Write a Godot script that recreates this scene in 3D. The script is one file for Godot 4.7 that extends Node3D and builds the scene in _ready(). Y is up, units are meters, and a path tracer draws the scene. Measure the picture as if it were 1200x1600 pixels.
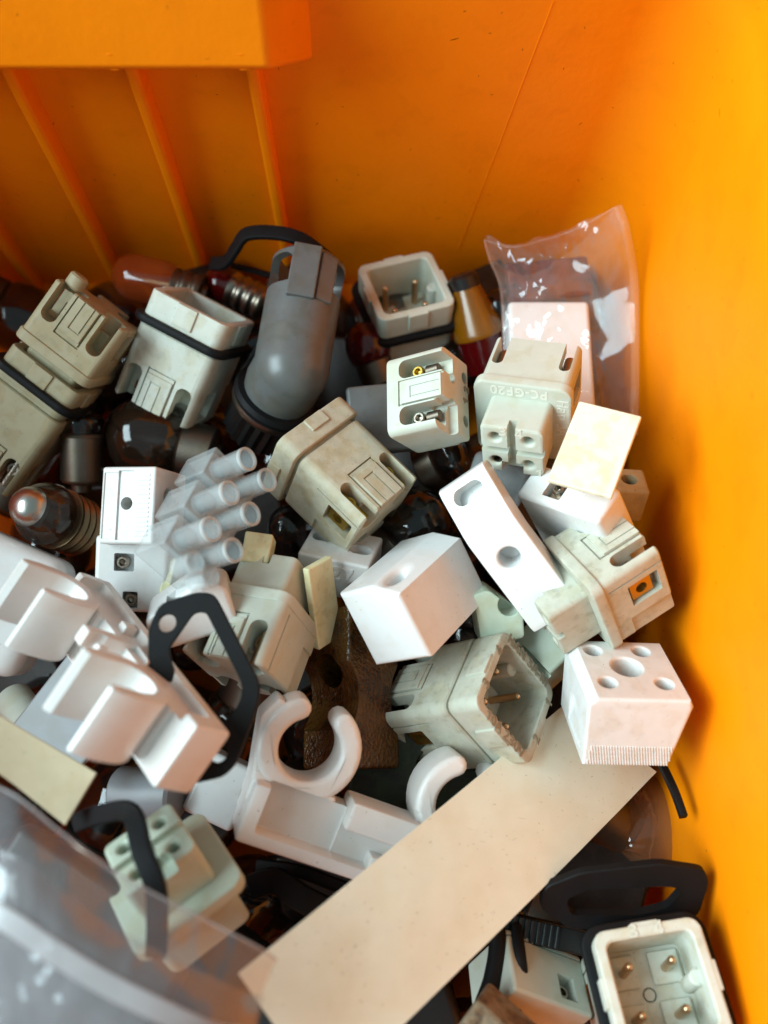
extends Node3D

# ------------------------------------------------------------------ helpers: shapes are made in millimetres and committed in metres
const MM := 0.001
var poses := {}
var used := {}
var named := {}
var tex := {}
var mats := {}
var rng := RandomNumberGenerator.new()

func V(x: float, y: float, z: float) -> Vector3: return Vector3(x, y, z)
func T(o := Vector3.ZERO, r := Vector3.ZERO, s := Vector3.ONE) -> Transform3D:
	return Transform3D(Basis.from_euler(r * PI / 180.0).scaled_local(s), o)
func pose(key: String) -> Transform3D:
	var a: Array = poses[key]
	return T(V(a[0], a[1], a[2]), V(a[3], a[4], a[5]))
func along(a: Vector3, b: Vector3, hint := Vector3.UP) -> Transform3D:   # y axis runs from a to b, z leans towards the hint
	var y := (b - a).normalized()
	var x := y.cross(hint).normalized()
	return Transform3D(Basis(x, y, x.cross(y)), a)

# -- meshes as triangle soup (clockwise fronts)
func tri(s: Array, a: Vector3, b: Vector3, c: Vector3) -> void:
	if a.is_equal_approx(b) or b.is_equal_approx(c) or a.is_equal_approx(c): return
	s.append(a); s.append(b); s.append(c)
func quad(s: Array, a: Vector3, b: Vector3, c: Vector3, d: Vector3) -> void:
	tri(s, a, b, c); tri(s, a, c, d)
func moved(s: Array, t: Transform3D) -> Array:
	var o := []
	o.resize(s.size())
	for i in s.size(): o[i] = t * s[i]
	return o
func plus(list: Array) -> Array:
	var o := []
	for s in list: o.append_array(s)
	return o
func outward(s: Array) -> Array:      # turns a closed soup so that its fronts face out (clockwise)
	var vol := 0.0
	for i in range(0, s.size(), 3): vol += s[i].dot(s[i + 1].cross(s[i + 2]))
	if vol > 0.0:
		for i in range(0, s.size(), 3):
			var k = s[i + 1]; s[i + 1] = s[i + 2]; s[i + 2] = k
	return s
func rbox(size: Vector3, r := 0.4, seg := 2) -> Array:
	var s := []
	var h := size / 2.0
	r = minf(r, minf(h.x, minf(h.y, h.z)) * 0.98)
	var core := h - Vector3.ONE * r
	for ax in 3:
		var u := (ax + 1) % 3
		var v := (ax + 2) % 3
		var cu := []
		var cv := []
		for k in seg + 1:
			var f := r - r * tan(PI / 4 * (1.0 - float(k) / seg))
			cu.append(-h[u] + f); cv.append(-h[v] + f)
		for k in range(seg, -1, -1):
			cu.append(-cu[k]); cv.append(-cv[k])
		for sg in [-1.0, 1.0]:
			for i in cu.size() - 1:
				for j in cv.size() - 1:
					var p := []
					for q in [[i, j], [i + 1, j], [i + 1, j + 1], [i, j + 1]]:
						var w := Vector3.ZERO
						w[ax] = sg * h[ax]; w[u] = cu[q[0]]; w[v] = cv[q[1]]
						var c := w.clamp(-core, core)
						var d := w - c
						p.append(c + d.normalized() * r if d.length() > 1e-6 else w)
					if sg > 0: quad(s, p[0], p[3], p[2], p[1])
					else: quad(s, p[0], p[1], p[2], p[3])
	return outward(s)
func cw(poly: PackedVector2Array) -> PackedVector2Array:
	if Geometry2D.is_polygon_clockwise(poly): poly.reverse()
	return poly
func inset(poly: PackedVector2Array, d: float) -> PackedVector2Array:
	var o := PackedVector2Array()
	var n := poly.size()
	for i in n:
		var a := (poly[i] - poly[(i + n - 1) % n]).normalized()
		var b := (poly[(i + 1) % n] - poly[i]).normalized()
		var na := Vector2(-a.y, a.x)
		var nb := Vector2(-b.y, b.x)
		var m := (na + nb)
		m = m.normalized() / maxf(0.45, m.normalized().dot(na)) if m.length() > 0.01 else na
		o.append(poly[i] + m * d)
	return o
func prism(poly: PackedVector2Array, depth: float, bevel := 0.0, seg := 1, centred := true) -> Array:   # extruded along z
	poly = cw(poly)
	var s := []
	var z0 := -depth / 2.0 if centred else 0.0
	var rings := []
	var steps := [[0.0, 0.0]]
	if bevel > 0.0:
		steps = []
		for k in seg + 1:
			var a := PI / 2 * k / seg
			steps.append([bevel * (1 - sin(a)), bevel * (1 - cos(a))])
	for st in steps: rings.append([inset(poly, st[0]), z0 + st[1]])
	for k in range(steps.size() - 1, -1, -1): rings.append([rings[k][0], z0 + depth - steps[k][1]])
	var n := poly.size()
	for k in rings.size() - 1:
		var a: PackedVector2Array = rings[k][0]
		var b: PackedVector2Array = rings[k + 1][0]
		for i in n:
			var j := (i + 1) % n
			quad(s, V(a[i].x, a[i].y, rings[k][1]), V(b[i].x, b[i].y, rings[k + 1][1]), V(b[j].x, b[j].y, rings[k + 1][1]), V(a[j].x, a[j].y, rings[k][1]))
	var cap: PackedVector2Array = rings[0][0]
	var ix := Geometry2D.triangulate_polygon(poly)
	if ix.is_empty(): print("a cap came out empty")
	var turn := 0.0
	for i in range(0, ix.size(), 3): turn += (poly[ix[i + 1]] - poly[ix[i]]).cross(poly[ix[i + 2]] - poly[ix[i]])
	var flip := turn < 0.0
	for i in range(0, ix.size(), 3):
		var p := [cap[ix[i]], cap[ix[i + 1]], cap[ix[i + 2]]]
		if flip: p.reverse()
		tri(s, V(p[0].x, p[0].y, z0), V(p[1].x, p[1].y, z0), V(p[2].x, p[2].y, z0))
		tri(s, V(p[0].x, p[0].y, z0 + depth), V(p[2].x, p[2].y, z0 + depth), V(p[1].x, p[1].y, z0 + depth))
	return outward(s)
func rrect(w: float, h: float, r: float, seg := 4) -> PackedVector2Array:
	var o := PackedVector2Array()
	for c in 4:
		var cx := (w / 2 - r) * (1 if c in [0, 3] else -1)
		var cy := (h / 2 - r) * (1 if c in [0, 1] else -1)
		for k in seg + 1:
			var a := PI / 2 * (c + float(k) / seg)
			o.append(Vector2(cx + r * cos(a), cy + r * sin(a)))
	return o
func disc(r: float, seg := 24) -> PackedVector2Array:
	var o := PackedVector2Array()
	for k in seg: o.append(Vector2(r * cos(TAU * k / seg), r * sin(TAU * k / seg)))
	return o
func rounded(points: Array, r: float, seg := 3) -> PackedVector2Array:       # a polygon with every corner rounded
	var o := PackedVector2Array()
	var n := points.size()
	for i in n:
		var p: Vector2 = points[i]
		var a: Vector2 = points[(i + n - 1) % n] - p
		var b: Vector2 = points[(i + 1) % n] - p
		var d := minf(r, minf(a.length(), b.length()) * 0.45)
		for k in seg + 1:
			var t := float(k) / seg
			var q0 := p + a.normalized() * d
			var q1 := p + b.normalized() * d
			o.append(q0.lerp(p, t).lerp(p.lerp(q1, t), t))
	return o
func lathe(prof: Array, seg := 32) -> Array:        # [radius, height] pairs turned round the y axis
	var s := []
	for i in prof.size() - 1:
		for k in seg:
			var a := TAU * k / seg
			var b := TAU * (k + 1) / seg
			if k == seg - 1: b = 0.0
			var f := func(q, an): return V(q[0] * cos(an), q[1], q[0] * sin(an))
			quad(s, f.call(prof[i], a), f.call(prof[i + 1], a), f.call(prof[i + 1], b), f.call(prof[i], b))
	return outward(s)
func cyl(r: float, h: float, bevel := 0.0, seg := 28) -> Array:     # along y, from 0 to h
	if bevel > 0: return lathe([[0, 0], [r - bevel, 0], [r, bevel], [r, h - bevel], [r - bevel, h], [0, h]], seg)
	return lathe([[0, 0], [r, 0], [r, h], [0, h]], seg)
func flare(r: float, depth: float, lip := 0.8, seg := 28) -> Array:    # plug to cut a hole with a rounded mouth; mouth at y = 0, hole runs to -depth
	var p := [[0, -depth], [r, -depth]]
	for k in 6:
		var a := PI / 2 * k / 5.0
		p.append([r + lip * (1 - cos(a)), -lip + lip * sin(a)])
	p.append([r + lip, 1.0]); p.append([0, 1.0])
	return lathe(p, seg)
func sweep(path: Array, section: PackedVector2Array, closed := false, up := Vector3.UP) -> Array:
	var s := []
	var rings := []
	var n := path.size()
	for i in n:
		var a: Vector3 = path[(i + n - 1) % n] if closed or i > 0 else path[i]
		var b: Vector3 = path[(i + 1) % n] if closed or i < n - 1 else path[i]
		var t := (b - a).normalized()
		var x := t.cross(up).normalized()
		var y := x.cross(t)
		var ring := []
		for q in section: ring.append(path[i] + x * q.x + y * q.y)
		rings.append(ring)
	var m := section.size()
	for i in n if closed else n - 1:
		var r0: Array = rings[i]
		var r1: Array = rings[(i + 1) % n]
		for k in m: quad(s, r0[k], r0[(k + 1) % m], r1[(k + 1) % m], r1[k])
	if not closed:
		for k in range(1, m - 1):
			tri(s, rings[0][0], rings[0][k + 1], rings[0][k])
			tri(s, rings[n - 1][0], rings[n - 1][k], rings[n - 1][k + 1])
	return outward(s)
func smooth_path(p: Array, per := 6) -> Array:
	var o := []
	for i in p.size() - 1:
		var a: Vector3 = p[maxi(i - 1, 0)]
		var d: Vector3 = p[mini(i + 2, p.size() - 1)]
		for k in per: o.append((p[i] as Vector3).cubic_interpolate(p[i + 1], a, d, float(k) / per))
	o.append(p[-1])
	return o

# -- soup to mesh: welds places, and gives each corner the area-weighted normal of the faces that meet it at less than `crease` degrees
func commit(s: Array, crease := 38.0) -> ArrayMesh:
	var n := s.size() / 3
	var fn := PackedVector3Array(); fn.resize(n)
	var at := {}
	var keys := []
	keys.resize(s.size())
	for f in n:
		fn[f] = (s[3 * f + 2] - s[3 * f]).cross(s[3 * f + 1] - s[3 * f])
		for k in 3:
			var key := Vector3i((s[3 * f + k] * 500.0).round())
			keys[3 * f + k] = key
			if at.has(key): at[key].append(f)
			else: at[key] = [f]
	var lim := cos(deg_to_rad(crease))
	var pos := PackedVector3Array()
	var nor := PackedVector3Array()
	if n == 0: print("an empty shape")
	for f in n:
		var un := fn[f].normalized()
		if fn[f].length() < 1e-9: continue
		for k in 3:
			var sum := Vector3.ZERO
			for g in at[keys[3 * f + k]]:
				if fn[g].normalized().dot(un) > lim: sum += fn[g]
			pos.append(s[3 * f + k] * MM)
			nor.append(sum.normalized())
	var a := []
	a.resize(Mesh.ARRAY_MAX)
	a[Mesh.ARRAY_VERTEX] = pos
	a[Mesh.ARRAY_NORMAL] = nor
	var m := ArrayMesh.new()
	m.add_surface_from_arrays(Mesh.PRIMITIVE_TRIANGLES, a)
	return m
func raw(s: Array) -> ArrayMesh:
	var a := []
	a.resize(Mesh.ARRAY_MAX)
	a[Mesh.ARRAY_VERTEX] = PackedVector3Array(s)
	var m := ArrayMesh.new()
	m.add_surface_from_arrays(Mesh.PRIMITIVE_TRIANGLES, a)
	return m
func carve(base: Array, ops: Array) -> Array:      # ops: ["-" or "+" , soup]; the result of the boolean as a soup
	var c := CSGCombiner3D.new()
	c.name = "carving"
	var first := CSGMesh3D.new()
	first.mesh = raw(base)
	c.add_child(first)
	for op in ops:
		var m := CSGMesh3D.new()
		m.mesh = raw(op[1])
		m.operation = CSGShape3D.OPERATION_SUBTRACTION if op[0] == "-" else CSGShape3D.OPERATION_UNION
		c.add_child(m)
	add_child(c)
	await get_tree().process_frame
	var b := c.bake_static_mesh()
	var out := []
	if b and b.get_surface_count():
		for k in b.get_surface_count():
			var ar := b.surface_get_arrays(k)
			var v: PackedVector3Array = ar[Mesh.ARRAY_VERTEX]
			if ar[Mesh.ARRAY_INDEX] != null and ar[Mesh.ARRAY_INDEX].size():
				for i in ar[Mesh.ARRAY_INDEX]: out.append(v[i])
			else: out.append_array(Array(v))
	else: print("carving came out empty")
	remove_child(c)
	c.free()
	return out

# -- nodes
func numbered(called: String) -> String:
	used[called] = used.get(called, -1) + 1
	return called if used[called] == 0 else "%s_%03d" % [called, used[called]]
func at_mm(t: Transform3D) -> Transform3D: return Transform3D(t.basis, t.origin * MM)
func tag(o: Node3D, label: String, category: String, group := "", kind := "") -> Node3D:
	o.set_meta("label", label)
	o.set_meta("category", category)
	if group: o.set_meta("group", group)
	if kind: o.set_meta("kind", kind)
	return o
func thing(called: String, label: String, category: String, t := Transform3D.IDENTITY, group := "") -> Node3D:
	var o := Node3D.new()
	o.name = numbered(called)
	o.transform = at_mm(t)
	add_child(o)
	tag(o, label, category, group)
	return o
func part(called: String, s: Array, m: Material, parent: Node3D, t := Transform3D.IDENTITY, crease := 38.0) -> MeshInstance3D:
	var o := MeshInstance3D.new()
	o.name = called
	o.mesh = commit(s, crease)
	o.material_override = m
	o.transform = at_mm(t)
	parent.add_child(o, true)
	return o
func solo(called: String, s: Array, m: Material, t: Transform3D, label: String, category: String, group := "", crease := 38.0) -> MeshInstance3D:
	var o := MeshInstance3D.new()
	o.name = numbered(called)
	o.mesh = commit(s, crease)
	o.material_override = m
	o.transform = at_mm(t)
	add_child(o)
	tag(o, label, category, group)
	return o
func lettering(text: String, height: float, depth: float, m: Material, parent: Node3D, t: Transform3D, bold := true) -> void:
	var f := SystemFont.new()
	f.font_names = PackedStringArray(["Droid Sans"])
	f.font_weight = 700 if bold else 400
	var tm := TextMesh.new()
	tm.text = text
	tm.font = f
	tm.font_size = 32
	tm.pixel_size = height * MM / 23.0
	tm.depth = depth * MM
	tm.curve_step = 4.0
	var o := MeshInstance3D.new()
	o.name = "lettering"
	o.mesh = tm
	o.material_override = m
	o.transform = at_mm(t)
	parent.add_child(o, true)

# -- materials
func noise_img(freq: float, seed_: int, oct := 4, kind := FastNoiseLite.TYPE_SIMPLEX_SMOOTH) -> Image:
	var n := FastNoiseLite.new()
	n.noise_type = kind
	n.seed = seed_
	n.frequency = freq
	n.fractal_octaves = oct
	var im := n.get_seamless_image(512, 512)
	im.convert(Image.FORMAT_L8)
	return im
func surface_tex(seed_: int, mottle: float, stain: Color, stain_amount: float, smudge: float, dots: int, dot_size: float, stretch := 1.0) -> ImageTexture:
	var a := noise_img(0.012, seed_).get_data()
	var b := noise_img(0.006, seed_ + 7, 5).get_data()
	var c := noise_img(0.013, seed_ + 13, 4).get_data()
	var fine := noise_img(0.2, seed_ + 17, 2).get_data()
	var im := Image.create(512, 512, false, Image.FORMAT_RGB8)
	var buf := PackedByteArray()
	buf.resize(512 * 512 * 3)
	for i in 512 * 512:
		var va := a[i] / 255.0
		var vb := b[i] / 255.0
		var vc := c[i] / 255.0
		var k := 1.0 - mottle * (0.6 * va + 0.4 * fine[i] / 255.0)
		var st := stain_amount * smoothstep(0.45, 0.8, vb)
		var sm := smudge * smoothstep(0.54, 0.74, vc) * smoothstep(0.4, 0.65, vb)
		buf[3 * i] = int(255 * clampf(lerpf(lerpf(k, k * stain.r, st), 0.2, sm), 0, 1))
		buf[3 * i + 1] = int(255 * clampf(lerpf(lerpf(k, k * stain.g, st), 0.2, sm), 0, 1))
		buf[3 * i + 2] = int(255 * clampf(lerpf(lerpf(k, k * stain.b, st), 0.2, sm), 0, 1))
	var r := RandomNumberGenerator.new()
	r.seed = seed_
	for d in dots:
		var x := r.randi() % 512
		var y := r.randi() % 512
		var len_ := dot_size * (0.5 + 2.0 * pow(r.randf(), 3.0))
		var wid := maxf(0.8, len_ * r.randf_range(0.2, 0.7) / stretch)
		var an := r.randf() * TAU
		var dark := r.randf_range(0.05, 0.4)
		var op := r.randf_range(0.4, 1.0)
		var e := int(ceil(len_ * stretch))
		for dy in range(-e, e + 1):
			for dx in range(-e, e + 1):
				var u := (dx * cos(an) + dy * sin(an)) / (len_ * stretch)
				var v := (-dx * sin(an) + dy * cos(an)) / wid
				var q := u * u + v * v
				if q < 1.0:
					var i := 3 * (posmod(y + dy, 512) * 512 + posmod(x + dx, 512))
					var w := op * minf(1.0, 2.0 * (1.0 - q))
					for ch in 3: buf[i + ch] = int(lerpf(buf[i + ch], 255 * dark * (1.0 - 0.1 * ch), w))
	im.set_data(512, 512, false, Image.FORMAT_RGB8, buf)
	return ImageTexture.create_from_image(im)
func stuff_mat(called: String, c: Color, rough: float, map := "", scale_mm := 30.0, bump := 0.0, bump_map := "bump") -> StandardMaterial3D:
	var m := StandardMaterial3D.new()
	m.resource_name = called
	m.albedo_color = c
	m.roughness = rough
	m.uv1_triplanar = true
	m.uv1_scale = Vector3.ONE * (1000.0 / scale_mm)
	m.uv1_offset = V(0.31, 0.17, 0.53)
	if map: m.albedo_texture = tex[map]
	if bump > 0:
		m.heightmap_enabled = true
		m.heightmap_scale = bump
		m.heightmap_texture = tex[bump_map]
	mats[called] = m
	return m
func own(m: String) -> StandardMaterial3D:      # the same material, its wear lying differently
	var c: StandardMaterial3D = mats[m].duplicate()
	c.uv1_offset = V(rng.randf(), rng.randf(), rng.randf())
	return c
func metal(called: String, c: Color, rough: float) -> void:
	var m := stuff_mat(called, c, rough, "clean", 20.0, 0.002)
	m.metallic = 1.0
func clear(called: String, c: Color, alpha: float, rough: float) -> void:
	var m := StandardMaterial3D.new()
	m.resource_name = called
	m.albedo_color = Color(c, alpha)
	m.transparency = BaseMaterial3D.TRANSPARENCY_ALPHA
	m.roughness = rough
	m.cull_mode = BaseMaterial3D.CULL_DISABLED
	mats[called] = m

# ------------------------------------------------------------------ builders of the repeated kinds
func slot_cut(xc: float, z0: float, z1: float, wid: float, y0: float, y1: float, r := 1.7) -> Array:
	return moved(prism(rrect(wid, z1 - z0, minf(r, wid * 0.49), 5), y1 - y0), T(V(xc, (y0 + y1) / 2, (z0 + z1) / 2), V(-90, 0, 0)))
func block(x0: float, x1: float, y0: float, y1: float, z0: float, z1: float, r := 0.3) -> Array:
	return moved(rbox(V(x1 - x0, y1 - y0, z1 - z0), r, 1), T(V((x0 + x1) / 2, (y0 + y1) / 2, (z0 + z1) / 2)))
func latch_line(w: float, l: float, t: float) -> PackedVector2Array:
	return PackedVector2Array([Vector2(-w, -1), Vector2(-w, l), Vector2(w, l), Vector2(w, -1), Vector2(w - t, -1), Vector2(w - t, l - t), Vector2(-w + t, l - t), Vector2(-w + t, -1)])
func rear_ops(w: float, zr: float, wires := true, mid := 3.75, latch := true, windows := true) -> Array:       # slots, latch outlines and windows of the wiring end
	var h := w / 2
	var ops := []
	for sy in [1.0, -1.0]:
		for sx in [1.0, -1.0]:
			ops.append(["-", slot_cut(sx * (h + mid) / 2 - sx * 0.3, zr - 3, zr + 9, (h - mid) * 0.62, h - 5.5 if sy > 0 else -h - 1, h + 1 if sy > 0 else -h + 5.5)])
		if not latch: continue
		ops.append(["+", moved(rbox(V(mid * 2 - 0.9, 0.9, 8.6), 0.2, 1), T(V(0, sy * h, zr + 4.4)))])
		ops.append(["-", moved(prism(latch_line(mid, 10.0, 0.4), 1.2), T(V(0, sy * h, zr), V(90, 0, 0)))])
		ops.append(["-", moved(prism(latch_line(1.5, 6.0, 0.35), 0.6), T(V(0.4, sy * (h + 0.45), zr + 1.1), V(90, 0, 0)))])
	for sx in [1.0, -1.0]:
		if windows: ops.append(["-", block(h - 3.4 if sx > 0 else -h - 1, h + 1 if sx > 0 else -h + 3.4, -1.2, 4.6, zr + 1.6, zr + 8.6, 0.3)])
		ops.append(["-", block(h - 0.8 if sx > 0 else -h - 1, h + 1 if sx > 0 else -h + 0.8, -h - 1, -h * 0.42, zr - 1, zr + 10, 0.2)])
		ops.append(["-", block(h - 0.5 if sx > 0 else -h - 1, h + 1 if sx > 0 else -h + 0.5, h * 0.62, h * 0.66, zr - 1, zr + 12.5, 0.05)])
	if wires:
		for sx in [1.0, -1.0]:
			for sy in [1.0, -1.0]: ops.append(["-", moved(cyl(w * 0.12, 5.0), T(V(sx * w * 0.25, sy * w * 0.25, zr + 4), V(-90, 0, 0)))])
	return ops
func screw_shape(r: float) -> Array:
	return lathe([[0, 0], [r, 0], [r, 2.0], [r - 0.25, 2.3], [r * 0.55, 2.3], [r * 0.45, 1.1], [0, 0.8]], 20)
func terminals(o: Node3D, w: float, zr: float, screw_m: String, brass := true, mid := 3.75) -> void:
	var h := w / 2
	var s := screw_shape(minf(1.7, (h - mid) * 0.27))
	for sy in [1.0, -1.0]:
		for sx in [1.0, -1.0]:
			part("screw", s, mats[screw_m], o, T(V(sx * (h + mid) / 2 - sx * 0.3, sy * (h - 5.4), zr + 5.6), V(0 if sy > 0 else 180, 0, 0)))
			part("clamp_tube", moved(cyl(1.35, 7.0, 0.15, 16), T(V(0, 0, 0), V(90, 0, 0))), mats[screw_m], o, T(V(sx * (h + mid) / 2 - sx * 0.3, sy * (h - 4.3), zr + 1.0)))
	if brass:
		var plate := await carve(rbox(V(1.6, 4.6, 5.0), 0.25, 1), [["-", moved(cyl(1.25, 4.0, 0.0, 18), T(V(-2, 0, 0), V(0, 0, -90)))]])
		for sx in [1.0, -1.0]: part("clamp_plate", plate, mats["brass"], o, T(V(sx * (h - 1.5), 1.7, zr + 5.6)))
func female(t: Transform3D, called: String, label: String, m: String, opt := {}) -> Node3D:
	var o := thing(called, label, "connector", t, opt.get("group", ""))
	var w: float = opt.get("w", 19.0)
	var zr: float = opt.get("zr", -14.0)
	var mid: float = opt.get("mid", 3.75)
	var f: float = opt.get("flange", 21.0)
	var ops := []
	ops.append(["+", moved(prism(rrect(f, f, 2.6, 5), 2.6, 0.45, 2, false), T(V(0, 0, -0.6)))])
	ops.append(["+", moved(prism(rrect(13.4, 13.4, 1.3, 4), 9.6, 0.6, 2, false), T(V(0, 0, 1.5)))])
	ops.append(["-", block(-0.9, 0.9, -4.6, 8, 8.6, 12, 0.25)])
	ops.append(["-", block(-8, 8, -0.9, 0.7, 9.4, 12, 0.25)])
	ops.append(["-", block(-2.4, 2.4, -8, -3.4, 8.8, 12, 0.6)])
	for sx in [-1.0, 1.0]:
		for sy in [-1.0, 1.0]: ops.append(["-", moved(flare(1.15, 8.0, 0.75, 20), T(V(sx * 3.5, sy * 3.5, 11.1), V(90, 0, 0)))])
	if not opt.get("plain", false): ops.append_array(rear_ops(w, zr, true, mid, opt.get("latch", true), opt.get("windows", true)))
	var body := await carve(prism(rrect(w, w, 1.6, 4), -zr, 0.35, 1, false).map(func(p): return p + V(0, 0, zr)), ops)
	part("body", body, own(m), o)
	if not opt.get("bare", false): await terminals(o, w, zr, opt.get("screws", "steel"), opt.get("windows", true), mid)
	if opt.get("sleeve", false): part("contact_sleeve", moved(lathe([[0.6, -7], [1.1, -7], [1.1, -0.5], [0.75, -0.5], [0.6, -7]], 16), T(V(0, 0, 0), V(90, 0, 0))), mats["steel"], o, T(V(-3.5, -3.5, 11)))
	return o
func male(t: Transform3D, called: String, label: String, m: String, opt := {}) -> Node3D:
	var o := thing(called, label, "connector", t, opt.get("group", ""))
	var w: float = opt.get("w", 20.4)
	var zr: float = opt.get("zr", -13.5)
	var zf: float = opt.get("zf", 13.5)
	var zg: float = opt.get("zg", 6.0)
	var rim: float = opt.get("rim", w)
	var ops := []
	ops.append(["+", moved(prism(rrect(rim, rim, 2.4, 5), zf - zg, 0.45, 2, false), T(V(0, 0, zg)))])
	ops.append(["+", moved(prism(rrect(w - 1.6, w - 1.6, 2.0, 4), 3.0, 0.0, 1, false), T(V(0, 0, zg - 2)))])
	for k in 4:
		var q := T(Vector3.ZERO, V(0, 0, 90 * k))
		ops.append(["+", moved(block(-2.6, 2.6, rim / 2 - 0.6, rim / 2 + 0.55, zg + 2.2, zf - 0.15, 0.3), q)])
	if opt.get("open", true):
		ops.append(["-", moved(prism(rrect(rim - 4.2, rim - 4.2, 1.6, 4), 20, 0.0, 1, false), T(V(0, 0, zf - 12.5)))])
		ops.append(["-", moved(prism(rrect(rim - 3.2, rim - 3.2, 1.9, 4), 3, 0.9, 1, false), T(V(0, 0, zf - 0.7)))])
		for sx in [-1.0, 1.0]:
			for sy in [-1.0, 1.0]: ops.append(["+", block(sx * 4.3 - 3.0, sx * 4.3 + 3.0, sy * 4.3 - 3.0, sy * 4.3 + 3.0, zf - 14, zf - 11.6, 0.5)])
		ops.append(["+", moved(cyl(1.5, 9.5, 0.3, 18), T(V(rim / 2 - 2.6, 0.6, zf - 13), V(90, 0, 0)))])
		ops.append(["-", moved(lathe([[1.0, -1], [1.35, -1], [1.35, 0.6], [1.0, 0.6], [1.0, -1]], 20), T(V(0, 0, zf - 12.5), V(90, 0, 0)))])
	ops.append_array(rear_ops(w, zr, true))
	var body := await carve(prism(rrect(w, w, 2.2, 4), zg - 0.8 - zr, 0.35, 1, false).map(func(p): return p + V(0, 0, zr)), ops)
	part("body", body, own(m), o)
	if opt.get("open", true):
		var pin := lathe([[0, 0], [0.85, 0], [0.85, 8.0], [0.75, 8.4], [0.45, 8.75], [0, 8.9]], 16)
		for sx in [-1.0, 1.0]:
			for sy in [-1.0, 1.0]: part("pin", pin, mats["copper"], o, T(V(sx * 4.1, sy * 4.1, zf - 12.3), V(90, 0, 0)))
	if opt.get("gasket", false):
		var sec := rrect(2.4, 1.9, 0.6, 2)
		var path := []
		for p in rrect(rim + 1.4, rim + 1.4, 2.9, 6): path.append(V(p.x, p.y, 0))
		part("gasket", sweep(path, sec, true, V(0, 0, 1)), mats["rubber"], o, T(V(0, 0, opt.get("gasket_z", zg + 0.2))))
	if not opt.get("bare", false): await terminals(o, w, zr, opt.get("screws", "steel"))
	return o
func glass_bulb(called: String, label: String, a: Vector3, b: Vector3, r: float, glass: String, base_m: String, opt := {}, group := "") -> Node3D:   # a: centre of the base's end, b: tip of the glass
	var o := thing(called, label, "bulb", along(a, b), group)
	var l := (b - a).length()
	var lb: float = opt.get("base", l * 0.4)
	var rb: float = opt.get("rb", r * 0.8)
	var p := [[rb * 0.9, lb * 0.92]]
	var straight := maxf(lb + r * 0.5, l - r)
	p.append([r * 0.92, lb + r * 0.18])
	p.append([r, lb + r * 0.5])
	for k in 9:
		var q := PI / 2 * k / 8
		p.append([r * cos(q), straight + (l - straight) * sin(q)])
	part("glass_envelope", lathe(p, 32), mats[glass], o)
	var th := [[0, 0], [rb * 0.45, 0], [rb * 0.5, lb * 0.12], [rb * 0.9, lb * 0.16]]
	var turns := int(opt.get("threads", 0))
	if turns > 0:
		for k in turns * 6:
			th.append([rb * (0.95 + 0.07 * sin(TAU * k / 6.0)), lb * (0.2 + 0.7 * k / (turns * 6.0))])
		th.append([rb, lb * 0.92]); th.append([rb * 1.02, lb]); th.append([rb * 0.9, lb * 1.02])
	else:
		th.append_array([[rb, lb * 0.22], [rb, lb * 0.93], [rb * 1.04, lb * 0.96], [rb * 0.98, lb], [rb * 0.9, lb * 1.02]])
	th.append([0, lb * 1.02])
	part("base", lathe(th, 32), mats[base_m], o)
	if opt.get("pin", false): part("bayonet_pin", moved(cyl(0.5, 1.2, 0.15, 12), T(Vector3.ZERO, V(0, 0, -90))), mats["steel"], o, T(V(rb * 0.96, lb * 0.4, 0)))
	if opt.get("core", true): part("stem", lathe([[0, lb], [r * 0.4, lb], [r * 0.32, lb + (l - lb) * 0.35], [r * 0.12, lb + (l - lb) * 0.62], [0, lb + (l - lb) * 0.64]], 14), mats[opt.get("core_m", "dark_resin")], o)
	return o
func porcelain_holes(list: Array) -> Array:     # [place, direction out of the face, radius, depth, lip]
	var ops := []
	for q in list:
		var t := along(q[0], q[0] + q[1], V(0.13, 0.31, 0.9))
		ops.append(["-", moved(flare(q[2], q[3], q[4]), t)])
	return ops
func clip_profile(ri: float, ro: float, gap: float) -> PackedVector2Array:      # a C seen from the front, open towards +y
	var o := PackedVector2Array()
	var a0 := deg_to_rad(90 - gap)
	var a1 := deg_to_rad(90 + gap)
	for k in 33: o.append(Vector2.from_angle(lerpf(a0, a1 - TAU, k / 32.0)) * ro)
	var mid := (ri + ro) / 2
	var tip := Vector2.from_angle(a1) * mid
	for k in range(1, 6): o.append(tip + Vector2.from_angle(a1 - PI * k / 6.0) * (ro - ri) / 2)
	for k in 33: o.append(Vector2.from_angle(lerpf(a1 - TAU, a0, k / 32.0)) * ri)
	tip = Vector2.from_angle(a0) * mid
	for k in range(1, 6): o.append(tip + Vector2.from_angle(a0 + PI - PI * k / 6.0) * (ro - ri) / 2)
	return o
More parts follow.
